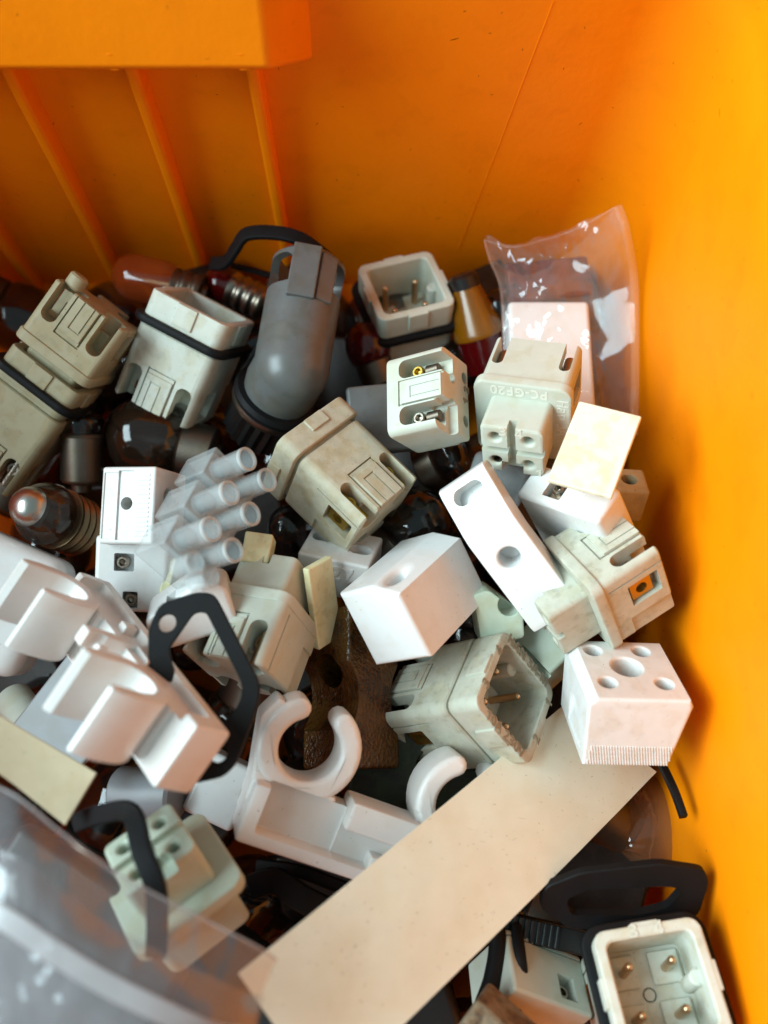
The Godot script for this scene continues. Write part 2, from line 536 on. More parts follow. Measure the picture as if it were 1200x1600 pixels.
func sheet(grid: Array, nu: int, nv: int, amp: float, seed_: int, freq: float) -> Array:     # grid: rows of control points; a wrinkled thin sheet
	var n := FastNoiseLite.new()
	n.seed = seed_
	n.frequency = freq
	n.fractal_octaves = 3
	n.fractal_type = FastNoiseLite.FRACTAL_RIDGED
	var pts := []
	for j in nv + 1:
		var row := []
		for i in nu + 1:
			var v := float(j) / nv * (grid.size() - 1)
			var j0 := mini(int(v), grid.size() - 2)
			var cols := []
			for jj in range(-1, 3):
				var g: Array = grid[clampi(j0 + jj, 0, grid.size() - 1)]
				var u := float(i) / nu * (g.size() - 1)
				var i0 := mini(int(u), g.size() - 2)
				cols.append((g[i0] as Vector3).cubic_interpolate(g[i0 + 1], g[maxi(i0 - 1, 0)], g[mini(i0 + 2, g.size() - 1)], u - i0))
			var p: Vector3 = (cols[1] as Vector3).cubic_interpolate(cols[2], cols[0], cols[3], v - j0)
			p.y += amp * n.get_noise_2d(p.x + seed_, p.z) + 0.3 * amp * n.get_noise_2d(p.x * 3.1, p.z * 2.3 + seed_)
			row.append(p)
		pts.append(row)
	var s := []
	for j in nv:
		for i in nu: quad(s, pts[j][i], pts[j][i + 1], pts[j + 1][i + 1], pts[j + 1][i])
	return s
func flat_band(pts: Array, inner: Array, thick: float, holes: Array) -> Array:   # a flat gasket from its outline: outer and inner outline lie in one plane
	var n := ((pts[2] - pts[0]) as Vector3).cross(pts[1] - pts[0]).normalized()
	var x := ((pts[1] - pts[0]) as Vector3).normalized()
	var b := Basis(x, n.cross(x), n)
	var t := Transform3D(b, pts[0])
	var to := t.affine_inverse()
	var flat := func(l): return l.map(func(p): var q: Vector3 = to * p; return Vector2(q.x, q.y))
	var outer := prism(rounded(flat.call(pts), 1.6, 3), thick, 0.25, 1)
	var ops := [["-", prism(rounded(flat.call(inner), 1.4, 3), thick * 4)]]
	for q in holes:
		var c: Vector3 = to * q
		ops.append(["-", moved(prism(disc(1.7, 20), thick * 4), T(V(c.x, c.y, 0)))])
	var s := await carve(outer, ops)
	return moved(s, t)

# ------------------------------------------------------------------ the scene
func _ready() -> void:
	rng.seed = 5
	var cam := Camera3D.new()
	cam.name = "camera"
	cam.position = V(0, 0.25, 0)
	cam.rotation_degrees = V(-74.5, 0, 0)
	cam.fov = 58.0
	cam.near = 0.01
	cam.far = 20.0
	var att := CameraAttributesPhysical.new()
	att.frustum_focal_length = 21.65
	att.frustum_focus_distance = 0.198
	att.frustum_near = 0.01
	att.frustum_far = 20.0
	att.exposure_aperture = 5.8
	cam.attributes = att
	add_child(cam)
	var we := WorldEnvironment.new()
	we.name = "environment"
	var e := Environment.new()
	e.background_mode = Environment.BG_COLOR
	e.background_color = Color(0.84, 0.975, 1.0)
	e.background_energy_multiplier = 0.36
	e.tonemap_mode = Environment.TONE_MAPPER_LINEAR
	e.tonemap_exposure = 1.1
	e.sdfgi_enabled = true
	e.ssao_enabled = true
	e.ssil_enabled = true
	we.environment = e
	add_child(we)
	var win := AreaLight3D.new()      # daylight of a window up to the left
	win.name = "window_light"
	win.area_size = Vector2(1.0, 1.0)
	win.light_energy = 4.4
	win.light_color = Color(0.87, 0.975, 1.0)
	win.shadow_enabled = true
	win.position = V(-1.06, 0.92, 0.02)
	add_child(win)
	win.look_at_from_position(win.position, V(0, 0.06, -0.02), Vector3.UP)

	places()
	make_materials()
	make_bin()
	await make_connectors()
	await make_whites()
	await make_lamps()
	await make_flat_things()
	make_depths()

func make_materials() -> void:
	tex["bump"] = ImageTexture.create_from_image(noise_img(0.05, 3, 5))
	tex["fine"] = ImageTexture.create_from_image(noise_img(0.3, 9, 3))
	tex["soft"] = ImageTexture.create_from_image(noise_img(0.015, 11, 3))
	tex["crinkle"] = ImageTexture.create_from_image(noise_img(0.012, 31, 3, FastNoiseLite.TYPE_CELLULAR))
	tex["clean"] = surface_tex(21, 0.05, Color(0.95, 0.91, 0.83), 0.4, 0.0, 26, 1.3)
	tex["specks"] = surface_tex(33, 0.07, Color(0.94, 0.89, 0.8), 0.5, 0.06, 110, 1.2)
	tex["dusty"] = surface_tex(47, 0.14, Color(0.93, 0.86, 0.74), 0.45, 0.04, 800, 1.0, 1.3)
	tex["grimy"] = surface_tex(58, 0.12, Color(0.92, 0.87, 0.77), 0.4, 0.09, 220, 1.0, 1.8)
	tex["porcelain"] = surface_tex(64, 0.02, Color(0.97, 0.95, 0.92), 0.4, 0.0, 55, 1.2, 1.6)
	tex["scuffed"] = surface_tex(75, 0.04, Color(0.96, 0.93, 0.89), 0.5, 0.04, 30, 1.5, 1.8)
	tex["card"] = surface_tex(83, 0.06, Color(0.95, 0.9, 0.82), 0.3, 0.01, 110, 0.9, 2.6)
	tex["bin"] = surface_tex(91, 0.025, Color(0.97, 0.94, 0.9), 0.3, 0.02, 16, 0.9, 6.0)
	tex["resin"] = surface_tex(99, 0.3, Color(0.75, 0.6, 0.45), 0.7, 0.3, 60, 1.6, 2.0)
	stuff_mat("bin_plastic", Color(0.97, 0.53, 0.0), 0.5, "bin", 60.0, 0.004, "bump").metallic_specular = 0.3
	stuff_mat("grey_clean", Color(0.765, 0.775, 0.72), 0.5, "clean", 26.0, 0.0015, "fine")
	stuff_mat("grey_specks", Color(0.81, 0.815, 0.765), 0.55, "specks", 24.0, 0.002, "fine")
	stuff_mat("tan_dusty", Color(0.755, 0.725, 0.635), 0.7, "dusty", 22.0, 0.003, "fine")
	stuff_mat("tan", Color(0.655, 0.61, 0.49), 0.6, "specks", 26.0, 0.002, "fine")
	stuff_mat("grey_grimy", Color(0.77, 0.765, 0.70), 0.65, "grimy", 24.0, 0.003, "fine")
	stuff_mat("green_grey", Color(0.71, 0.74, 0.67), 0.5, "clean", 26.0, 0.0015, "fine")
	stuff_mat("porcelain", Color(0.88, 0.88, 0.875), 0.22, "porcelain", 24.0, 0.002, "soft")
	stuff_mat("porcelain_scuffed", Color(0.87, 0.86, 0.85), 0.4, "scuffed", 22.0, 0.003, "fine")
	stuff_mat("white_plastic", Color(0.88, 0.865, 0.85), 0.33, "porcelain", 30.0, 0.002, "soft")
	stuff_mat("cream", Color(0.92, 0.90, 0.80), 0.45, "specks", 22.0, 0.001, "fine")
	stuff_mat("yellow_cream", Color(0.94, 0.93, 0.76), 0.45, "specks", 22.0)
	stuff_mat("pale_green", Color(0.80, 0.86, 0.78), 0.3, "clean", 22.0)
	stuff_mat("cardboard", Color(0.91, 0.93, 0.865), 0.85, "card", 40.0, 0.003, "fine")
	stuff_mat("brown_card", Color(0.79, 0.72, 0.60), 0.9, "card", 24.0, 0.006, "fine")
	stuff_mat("grey_plate", Color(0.56, 0.57, 0.585), 0.4, "clean", 30.0)
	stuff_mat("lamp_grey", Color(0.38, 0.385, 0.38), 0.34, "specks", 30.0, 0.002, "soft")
	stuff_mat("rubber", Color(0.085, 0.085, 0.092), 0.55, "specks", 18.0, 0.004, "fine").metallic_specular = 0.28
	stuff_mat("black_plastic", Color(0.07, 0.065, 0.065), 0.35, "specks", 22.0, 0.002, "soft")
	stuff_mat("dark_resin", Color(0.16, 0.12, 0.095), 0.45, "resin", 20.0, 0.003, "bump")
	stuff_mat("brown_resin", Color(0.38, 0.25, 0.085), 0.2, "resin", 30.0, 0.03, "bump")
	stuff_mat("moss_green", Color(0.17, 0.21, 0.06), 0.5, "resin", 24.0, 0.008, "fine")
	stuff_mat("letter", Color(0.82, 0.81, 0.755), 0.5)
	stuff_mat("letter_dirty", Color(0.56, 0.51, 0.42), 0.7)
	stuff_mat("red_brown", Color(0.42, 0.17, 0.11), 0.5, "resin", 20.0)
	stuff_mat("rusty", Color(0.58, 0.50, 0.40), 0.8, "resin", 16.0, 0.02, "bump")
	metal("steel", Color(0.62, 0.58, 0.53), 0.32)
	metal("dull_steel", Color(0.42, 0.38, 0.34), 0.45)
	metal("bright_steel", Color(0.72, 0.71, 0.69), 0.3)
	metal("brass", Color(0.74, 0.62, 0.30), 0.42)
	metal("copper", Color(0.80, 0.68, 0.54), 0.3)
	metal("old_brass", Color(0.55, 0.45, 0.34), 0.35)
	clear("film", Color(0.95, 0.93, 0.93), 0.05, 0.08)
	clear("hazy_film", Color(0.62, 0.59, 0.60), 0.3, 0.13)
	clear("pale_film", Color(0.74, 0.71, 0.71), 0.5, 0.3)
	for n in ["film", "hazy_film"]:
		var fm: StandardMaterial3D = mats[n]
		fm.uv1_triplanar = true
		fm.uv1_scale = Vector3.ONE * 22.0
		fm.heightmap_enabled = true
		fm.heightmap_scale = 0.008
		fm.heightmap_texture = tex["crinkle"]
	clear("milky", Color(0.78, 0.80, 0.80), 0.26, 0.27)
	clear("milky_rim", Color(0.80, 0.81, 0.80), 0.5, 0.3)
	clear("clear_glass", Color(0.62, 0.43, 0.30), 0.42, 0.05)
	clear("brown_glass", Color(0.15, 0.10, 0.07), 0.72, 0.07)
	clear("orange_glass", Color(0.58, 0.24, 0.10), 0.55, 0.08)
	clear("red_glass", Color(0.30, 0.02, 0.03), 0.75, 0.1)
	clear("amber_glass", Color(0.55, 0.33, 0.02), 0.6, 0.2)
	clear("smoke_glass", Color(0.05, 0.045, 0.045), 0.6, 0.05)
	(mats["cardboard"] as StandardMaterial3D).rim_enabled = false

# -- the storage bin
func bin_loop(y: float, grow: float) -> Array:
	var dr := (y - 60.0) * tan(deg_to_rad(2.0)) + grow
	var x0 := -165.0 - dr
	var x1 := 65.0 + dr
	var z0 := -141.0 - dr
	var z1 := 120.0 + dr
	var o := []
	for p in rrect(x1 - x0, z1 - z0, 17.0 + grow, 8): o.append(V((x0 + x1) / 2 + p.x, y, (z0 + z1) / 2 + p.y))
	return o
func make_bin() -> void:
	var o := thing("storage_bin", "orange yellow plastic storage bin with ribbed walls holding all the parts", "storage bin", T())
	var s := []
	var loops := [bin_loop(3, 0)]
	for y in [20, 40, 60, 80, 100, 112]: loops.append(bin_loop(y, 0))
	loops.append(bin_loop(114.5, 1.4))
	loops.append(bin_loop(148, 1.4)); loops.append(bin_loop(149.2, 2.4)); loops.append(bin_loop(149.2, 3.4)); loops.append(bin_loop(148, 4.4))
	loops.append(bin_loop(1, 3.2)); loops.append(bin_loop(0, 2.2))
	for k in loops.size() - 1:
		var a: Array = loops[k]
		var b: Array = loops[k + 1]
		for i in a.size(): quad(s, a[i], b[i], b[(i + 1) % a.size()], a[(i + 1) % a.size()])
	for q in [[loops[0], false], [loops[-1], true]]:
		var l: Array = q[0]
		for i in range(1, l.size() - 1):
			if q[1]: tri(s, l[0], l[i], l[i + 1])
			else: tri(s, l[0], l[i + 1], l[i])
	part("shell", outward(s), mats["bin_plastic"], o, T(), 50.0)
	var zw := func(y): return -141.0 - (y - 60.0) * tan(deg_to_rad(2.0))
	for x in [-127.5, -102.5, -77.0, -51.6, -26.9]:
		var prof := PackedVector2Array()      # (distance from the wall, height)
		for q in [[-2, 4], [4.6, 4], [5.2, 60], [5.6, 94], [8.0, 99.2], [13.6, 102.0], [13.6, 106], [-2, 106]]: prof.append(Vector2(q[0] - zw.call(q[1]) * -1.0, q[1]))
		var rib := moved(prism(prof, 2.6, 0.9, 3), T(V(x, 0, 0), V(0, -90, 0)))
		part("rib", rib, mats["bin_plastic"], o, T(), 50.0)
	part("mould_seam", sweep([V(32.7, 104.9, -142.55), V(27.0, 64.0, -141.1), V(20.6, 20.5, -139.55)], disc(0.12, 8), false, V(0, 0, 1)), mats["bin_plastic"], o)
	var led := PackedVector2Array()
	for q in rounded([Vector2(-150, -150), Vector2(-150, -128), Vector2(-21.5, -128), Vector2(-11, -150)], 1.6, 4): led.append(Vector2(q.x, -q.y))
	part("ledge", moved(prism(led, 40.0, 1.6, 3, false), T(V(0, 103.0, 0), V(-90, 0, 0))).map(func(p): return p + V(0, 0, -0.32 * (p.y - 103.0) if p.z > -140.0 else 0.0)).map(func(p): return p + V(0, (0.95 * (p.z + 128.0) if p.z < -128.0 and p.y < 106.0 else 0.0), 0)), mats["bin_plastic"], o, T(), 50.0)

# -- grey connector inserts
func make_connectors() -> void:
	var c := await female(pose("C5"), "socket_connector", "clean grey four hole socket connector facing up beside the wrapped white block", "grey_clean", {"mid": 5.6, "sleeve": true, "latch": false})
	lettering("PC-GF20", 1.15, 0.14, mats["letter"], c, T(V(-0.5, 8.4, 2.0), V(0, 0, 180)))
	lettering("Han 3A", 1.8, 0.14, mats["letter"], c, T(V(8.6, 2.6, 2.0), V(0, 0, -90)), false)
	for q in [["3", -5.4, 5.4], ["4", 1.6, 5.4], ["1", 5.8, -5.6]]: lettering(q[0], 1.4, 0.2, mats["letter"], c, T(V(q[1] + (3.6 if q[0] == "3" else 0.0), q[2], 11.08)))
	await male(pose("C2"), "pin_connector", "pale grey pin connector with black gasket leaning before the orange bulb", "grey_specks", {"gasket": true, "gasket_z": 6.5, "bare": true, "group": "pin connectors with gaskets"})
	await male(pose("C3"), "pin_connector", "grey pin connector with black gasket standing open beside the amber indicator", "grey_clean", {"gasket": true, "gasket_z": 6.0, "group": "pin connectors with gaskets"})
	var d := await male(pose("C8"), "pin_connector", "smudged grey pin connector lying on its side with tan rim letters", "grey_grimy", {})
	for q in [["HAN 3A-M", V(9.3, 0.6, 13.6), -90, 1.0], ["10A 230V", V(-9.3, -0.5, 13.6), -90, 1.0], ["1", V(6.0, -9.3, 13.6), 0, 1.1], ["2", V(-3.6, -9.3, 13.6), 0, 1.1], ["3", V(-4.2, 9.3, 13.6), 0, 1.0], ["4", V(4.5, 9.3, 13.6), 0, 1.0]]:
		lettering(q[0], q[3], 0.12, mats["letter_dirty"], d, T(q[1], V(0, 0, q[2])))
	var k := await male(pose("C9"), "pin_connector", "grey four pin connector in thick black gasket at the lower right wall", "grey_specks", {"gasket": true, "gasket_z": 9.0, "zg": 7.0, "group": "pin connectors with gaskets"})
	lettering("3", 1.3, 0.3, mats["grey_specks"], k, T(V(-2.4, 9.2, 13.5)))
	lettering("4", 1.3, 0.3, mats["grey_specks"], k, T(V(2.4, 9.2, 13.5)))
	var c1 := pose("C1")
	var mated := await female(c1 * Transform3D(Basis(V(1, 0, 0), V(0, 0, 1), V(0, -1, 0)), V(0, -0.6, -9.5)), "socket_connector", "tan socket connector mated to another at the left edge, its latch side up", "tan", {"flange": 20.2, "bare": true, "mid": 3.3})
	part("post", cyl(2.2, 3.4, 0.5, 24), mats["tan"], mated, T(V(-6.4, 5.4, -13.8), V(-90, 0, 0)))
	await male(c1 * Transform3D(Basis(V(-1, 0, 0), V(0, 0, 1), V(0, 1, 0)), V(0, -18.2, -9.9)), "pin_connector", "tan pin connector with black gasket plugged under the tan socket connector", "tan", {"gasket": true, "gasket_z": 8.4, "zr": -17.0, "w": 19.6, "rim": 19.0})
	await male(pose("C6"), "connector", "dusty tan connector with dark scuffed wiring end beside the grey lamp cover", "tan_dusty", {"open": false, "w": 18.6, "rim": 20.4, "zr": -12.0, "zf": 13.0, "zg": 7.5, "screws": "brass"})
	await female(pose("C7"), "socket_connector", "grimy grey socket connector with brass clamp plate propped against the right wall", "grey_grimy", {"screws": "old_brass", "flange": 20.4})
	await female(pose("C10"), "socket_connector", "clean pale socket connector with steel screw behind the hexagonal black gasket", "grey_clean", {"screws": "old_brass", "flange": 19.6, "windows": false, "mid": 2.9})
	await female(pose("C11"), "socket_connector", "green grey socket connector crossed by a black strap, half under the clear bag", "green_grey", {"plain": true, "bare": true, "w": 16.0, "zr": -10.0})
	# the small terminal block
	var t := thing("terminal_block", "small pale grey terminal block with brass screws in open slots", "connector", pose("C4"))
	var ops := []
	for sx in [1.0, -1.0]: ops.append(["-", slot_cut(sx * 5.3, -12, 3.6, 4.2, 2.2, 9)])
	ops.append(["-", moved(prism(latch_line(2.9, 10.6, 0.35), 1.0), T(V(0, 7.2, -6.8), V(90, 0, 0)))])
	ops.append(["-", moved(prism(latch_line(1.2, 6.4, 0.3), 0.8), T(V(0.3, 7.2, -5.0), V(90, 0, 0)))])
	for sx in [1.0, -1.0]:
		for y in [2.6, -3.4]: ops.append(["-", moved(flare(1.25, 5, 0.3, 20), T(V(sx * 5.0 if y < 0 else sx * 3.0, y, -6.85), V(-90, 0, 0)))])
	ops.append(["-", block(-10, 10, -8, -4.8, -8, -3.6, 0.3)])
	ops.append(["+", block(-2.6, 2.6, 6.6, 7.6, -6.6, 3.0, 0.25)])
	ops.append(["-", moved(prism(latch_line(1.3, 6.0, 0.35), 0.6), T(V(0.3, 7.65, -5.2), V(90, 0, 0)))])
	ops.append(["-", block(2.6, 10, 0.5, 9, -8, -4.8, 0.3)])
	part("body", await carve(prism(rrect(17.9, 14.4, 1.8, 4), 13.6, 0.5, 2), ops), mats["grey_clean"], t)
	for sx in [1.0, -1.0]:
		part("screw", screw_shape(1.4), mats["brass" if sx < 0 else "steel"], t, T(V(sx * 5.3, 2.4, 0.4)))
		part("clamp_tube", moved(cyl(1.2, 3.0, 0.15, 16), T(Vector3.ZERO, V(90, 0, 0))), mats["dull_steel"], t, T(V(sx * 5.3, 3.6, -4.4)))
	lettering("1", 2.2, 0.25, mats["letter_dirty"], t, T(V(0.2, -3.6, -6.85), V(0, 180, 0)))
	lettering("2", 2.2, 0.25, mats["letter_dirty"], t, T(V(-2.6, -4.0, -6.85), V(0, 180, 0)))
	# pieces at the lower edge
	var g := thing("relay_socket", "grey plastic socket with square screw opening below the cardboard strip", "connector", pose("C12"))
	part("body", await carve(rbox(V(19, 13, 14), 0.8, 2), [["-", block(2.0, 6.0, -4.6, 0.4, 3, 9, 0.2)], ["-", block(-12, 12, 4.8, 5.2, 5, 9, 0.1)]]), mats["grey_clean"], g)
	part("screw", moved(screw_shape(1.5), T(V(0, 0, 0), V(90, 0, 0))), mats["steel"], g, T(V(4.0, -2.1, 3.2)))
	var r := thing("terminal_block", "rusty stained terminal block at the bottom beside the cardboard strip", "connector", T(V(21.20, 62.00, 48.82), V(20, -35, 12)))
	part("body", await carve(rbox(V(16, 9, 12), 0.8, 2), [["-", block(-5, -2, 2, 6, -3, 3, 0.3)], ["-", block(1.5, 4.5, 2, 6, -3, 3, 0.3)]]), mats["rusty"], r)
	part("screw", screw_shape(1.4), mats["old_brass"], r, T(V(-3.5, 1.9, 0)))
	part("screw", screw_shape(1.4), mats["old_brass"], r, T(V(3, 1.9, 0)))

# -- porcelain and white plastic
func make_whites() -> void:
	# five hole cube
	var dy := 8.2
	var prof := PackedVector2Array([Vector2(-10.4, 6.6), Vector2(-8.6, 8.2), Vector2(9.6, 8.2), Vector2(10.5, 6.6), Vector2(8.4, -8.2), Vector2(-9.0, -8.2)])
	var ops := porcelain_holes([[V(-5.6, dy, -6.2), V(0, 1, 0), 1.75, 11.0, 0.5], [V(4.6, dy, -6.4), V(0, 1, 0), 1.75, 11.0, 0.5], [V(-5.4, dy, 4.6), V(0, 1, 0), 1.75, 11.0, 0.5], [V(6.0, dy, 4.6), V(0, 1, 0), 1.75, 11.0, 0.5], [V(0, dy, -0.8), V(0, 1, 0), 3.1, 12.0, 0.6]])
	ops.append(["-", block(-14, -8.8, -7, 1, -3, 7, 0.4)])
	var cube := solo("porcelain_block", await carve(prism(prof, 20, 0.7, 3), ops), mats["porcelain_scuffed"], pose("W7"), "white porcelain block with five round holes against the right wall", "insulator")
	var knurl := []
	for i in 30:
		for j in 4:
			knurl.append_array(moved(rbox(V(0.36, 1.25, 0.34), 0.15, 1), T(V(-8.2 + i * 0.555 + (0.27 if j % 2 else 0.0), -7.2 + j * 1.15, 10.0), V(0, 0, 14))))
	part("knurling", knurl, mats["porcelain_scuffed"], cube).set_meta("kind", "stuff")
	# the big block and the bent slab
	var b4 := PackedVector2Array([Vector2(-9.9, 1.4), Vector2(-7.0, 7.5), Vector2(7.4, 7.5), Vector2(7.4, -7.5), Vector2(-9.9, -7.5)])
	var oval := moved(flare(1.2, 3.4, 1.3), Transform3D(Basis(V(0.43, 0.9, 0).normalized(), V(-0.9, 0.43, 0).normalized(), V(0, 0, 2.3)), V(-8.75, 3.8, 7.0)))
	solo("porcelain_block", await carve(prism(b4, 26, 1.1, 3), [["-", oval]]), mats["porcelain"], pose("W4"), "large smooth white porcelain block with an oval recess in its sloping end", "insulator")
	var an := deg_to_rad(28)
	var sl := [Vector2(24, 0), Vector2(0, 0), Vector2(-13 * cos(an), -13 * sin(an)), Vector2(-13 * cos(an) + 1.5, -13 * sin(an) - 7.5), Vector2(2, -7.5), Vector2(24, -7.5)]
	var slab := prism(rounded(sl, 1.8, 2), 11.4, 0.5, 2)
	var so := [["-", moved(flare(2.3, 6.0, 0.6), T(V(7.0, 0, 0.2)))], ["-", moved(prism(rrect(3.8, 7.0, 1.89, 6), 9), Transform3D(Basis(V(cos(an), sin(an), 0), V(0, 0, 1), V(sin(an), -cos(an), 0)), V(-8.0, -4.2, 0)))]]
	var s5 := await carve(slab, so)
	var turn5 := Transform3D(Basis(V(0, 0, 1), V(0, 1, 0), V(-1, 0, 0)), Vector3.ZERO)
	solo("porcelain_insulator", moved(s5, turn5), mats["porcelain"], pose("W5"), "bent white porcelain slab with one oval and one round hole", "insulator")
	# terminal blocks
	var w1 := thing("porcelain_terminal", "scuffed white porcelain terminal beside the translucent terminal strip", "terminal", pose("W1"))
	part("body", await carve(rbox(V(12.4, 16, 13.4), 0.6, 2), [["-", block(-2.4, 1.2, -7.2, 7.2, 6.1, 8, 0.2)], ["-", block(-5.6, -2.4, -7.0, 6.8, 6.4, 8, 0.2)], ["-", moved(flare(1.35, 8, 0.2), T(V(-0.5, 0.4, 6.3), V(90, 0, 0)))], ["-", moved(flare(1.9, 8, 0.3), T(V(6.2, 2.2, 1.0), V(0, 0, -90)))], ["-", moved(flare(1.7, 8, 0.3), T(V(6.2, -4.2, 1.0), V(0, 0, -90)))]]), mats["porcelain_scuffed"], w1)
	var kn := []
	for i in 14: kn.append_array(block(2.2, 5.0, -6.4 + i * 0.95, -5.95 + i * 0.95, 6.6, 6.9, 0.1))
	part("knurling", kn, mats["porcelain_scuffed"], w1).set_meta("kind", "stuff")
	var w2 := thing("porcelain_terminal", "smooth white terminal with two small square screw windows below the scuffed one", "terminal", pose("W2"))
	part("body", await carve(rbox(V(15.3, 16, 11.7), 1.0, 3), [["-", block(-3.6, 0.6, 0.6, 4.4, 3, 7, 0.3)], ["-", block(-1.6, 1.6, -7.2, -3.6, 3, 7, 0.3)]]), mats["porcelain"], w2)
	part("screw", moved(screw_shape(1.4), T(Vector3.ZERO, V(90, 0, 0))), mats["steel"], w2, T(V(-2.0, 2.4, 3.0)))
	part("screw", moved(screw_shape(1.4), T(Vector3.ZERO, V(90, 0, 0))), mats["steel"], w2, T(V(0, -5.4, 3.0)))
	var w3 := solo("porcelain_terminal", await carve(rbox(V(16.2, 10, 12.7), 0.7, 2), [["-", moved(slot_cut(0, -2.5, 2.5, 3.4, 3, 9), T(V(-4.6, 0, -1.5), V(0, 90, 0)))], ["-", moved(slot_cut(0, -2.5, 2.5, 3.4, 3, 9), T(V(4.6, 0, 0.5), V(0, 90, 0)))], ["-", moved(flare(1.4, 6, 0.3), T(V(-4.2, -2.4, 6.3), V(90, 0, 0)))], ["-", moved(flare(1.4, 6, 0.3), T(V(5.0, -1.4, 6.3), V(90, 0, 0)))]]), mats["porcelain_scuffed"], pose("W3"), "white porcelain terminal with raised figures half under the dusty tan connector", "terminal")
	lettering("127", 3.6, 0.4, mats["porcelain_scuffed"], w3, T(V(0.6, 1.6, 6.4)))
	var w6 := thing("porcelain_terminal", "white porcelain terminal with square steel clamp window below the cream tile", "terminal", pose("W6"))
	part("body", await carve(rbox(V(21, 22, 9), 1.2, 2), [["-", block(-4.6, -0.2, 6, 12, -3.4, 2.6, 0.3)]]), mats["porcelain"], w6, T(V(0, 0, -2.6)))
	part("clamp", rbox(V(3.2, 2.4, 4.4), 0.3, 1), mats["steel"], w6, T(V(-2.4, 8.2, -2.8)))
	part("screw", moved(screw_shape(1.3), T()), mats["steel"], w6, T(V(-2.4, 8.4, -2.8)))
	solo("ceramic_terminal", await carve(rbox(V(11, 9, 8), 0.8, 2), [["-", moved(flare(1.7, 7, 0.3), T(V(1.6, 4.5, 0)))]]), mats["tan"], pose("W6b"), "beige ceramic terminal with a round hole wedged beside the right wall", "terminal")
	# plain plates and small blocks
	solo("plastic_tile", rbox(V(12.9, 1.3, 19.5), 0.35, 2), mats["cream"], pose("W18"), "blank cream rectangular tile leaning on the clean socket connector", "tile")
	solo("plastic_tile", rbox(V(7.5, 1.8, 19.0), 0.4, 2), mats["yellow_cream"], along(V(-12.19, 50.00, -26.72), V(-14.15, 62.00, -42.99), V(0.75, 0.6, 0.2)) * T(V(0, 9, 0), V(90, 0, 0)), "narrow yellowed tile standing behind the clean pale socket connector", "tile")
	solo("plastic_stub", rbox(V(6.0, 6.0, 6.5), 0.5, 2), mats["yellow_cream"], T(V(-26.75, 58.00, -44.75), V(0, -8, 0)), "small yellowed square stub at the end of the translucent terminal strip", "stub")
	solo("plastic_stub", rbox(V(2.2, 8.0, 9.0), 0.4, 2), mats["yellow_cream"], T(V(-45.61, 55.00, -38.68), V(0, -8, 0)), "thin yellowed slip between white terminal and translucent terminal strip", "stub")
	var pg := await carve(prism(rounded([Vector2(-4.5, -6), Vector2(-4.5, 6), Vector2(-1.0, 6.4), Vector2(5.5, -1), Vector2(5, -6)], 1.0), 8, 0.5, 2), [["-", moved(flare(2.6, 5, 0.3), T(V(3, 2.2, 4.0), V(90, 0, 0)))]])
	solo("plastic_hood", pg, mats["pale_green"], T(V(24.02, 50.00, -33.00), V(-62, 12, 0)), "pale green translucent hood between big porcelain block and bent slab", "hood")
	solo("connector_half", await carve(rbox(V(13, 10, 12), 0.8, 2), [["-", block(-4.5, -2.5, 3, 8, -3, 8, 0.3)]]), mats["green_grey"], T(V(35.88, 42.00, -24.92), V(-20, 38, 8)), "dull green grey connector half hidden beneath the grimy socket connector", "connector")
	solo("grey_plate", rbox(V(17, 2.0, 21), 0.6, 2), mats["grey_plate"], T(V(-63.83, 57.00, -10.36), V(8, -38, 0)), "flat grey plastic plate below the left white tube clip", "plate")
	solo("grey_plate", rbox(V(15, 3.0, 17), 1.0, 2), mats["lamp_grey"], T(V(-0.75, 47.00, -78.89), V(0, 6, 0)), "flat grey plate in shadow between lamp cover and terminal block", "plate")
	solo("porcelain_insulator", rbox(V(30, 14, 27), 4.0, 4), mats["porcelain"], T(V(-85.54, 54.00, -35.80), V(6, -24, -6)), "rounded white porcelain body at the left edge above the tube clip", "insulator")
	var w12 := await carve(prism(rounded([Vector2(-9, -5), Vector2(-8, 2.5), Vector2(4, 6.5), Vector2(9, 4), Vector2(9, -5)], 1.4), 12, 0.9, 3), [["-", moved(prism(rrect(7, 3.2, 1.5, 5), 9), T(V(0, 3.2, 5)))]])
	solo("porcelain_insulator", w12, mats["porcelain"], T(V(-39.52, 64.00, -31.34), V(-58, 18, 0)), "white porcelain piece with a shallow trough behind the hexagonal black gasket", "insulator")
	solo("porcelain_block", rbox(V(12, 8, 14), 1.2, 3), mats["porcelain"], T(V(-35.47, 38.00, 4.32), V(6, -24, 0)), "plain white block under the left end of the open white clip", "insulator")
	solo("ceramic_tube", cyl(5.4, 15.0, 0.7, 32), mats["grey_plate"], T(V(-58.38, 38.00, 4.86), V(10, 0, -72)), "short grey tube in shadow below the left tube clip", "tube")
	solo("ceramic_tube", cyl(4.0, 16.0, 0.6, 28), mats["grey_clean"], T(V(-81.39, 44.00, -14.90), V(50, 0, -40)), "slim grey tube in the dark gap at the left edge", "tube")
	# translucent housing behind the four hole connector
	solo("translucent_cover", rbox(V(13, 8, 10), 1.6, 3), mats["milky"], T(V(25.29, 52.00, -62.07), V(10, -20, 0)), "pale blue translucent cover under the four hole socket connector", "cover")
	await make_clips()
	# translucent terminal strip
	var st := thing("terminal_strip", "translucent white terminal strip with six open tubes", "terminal strip", pose("W13"))
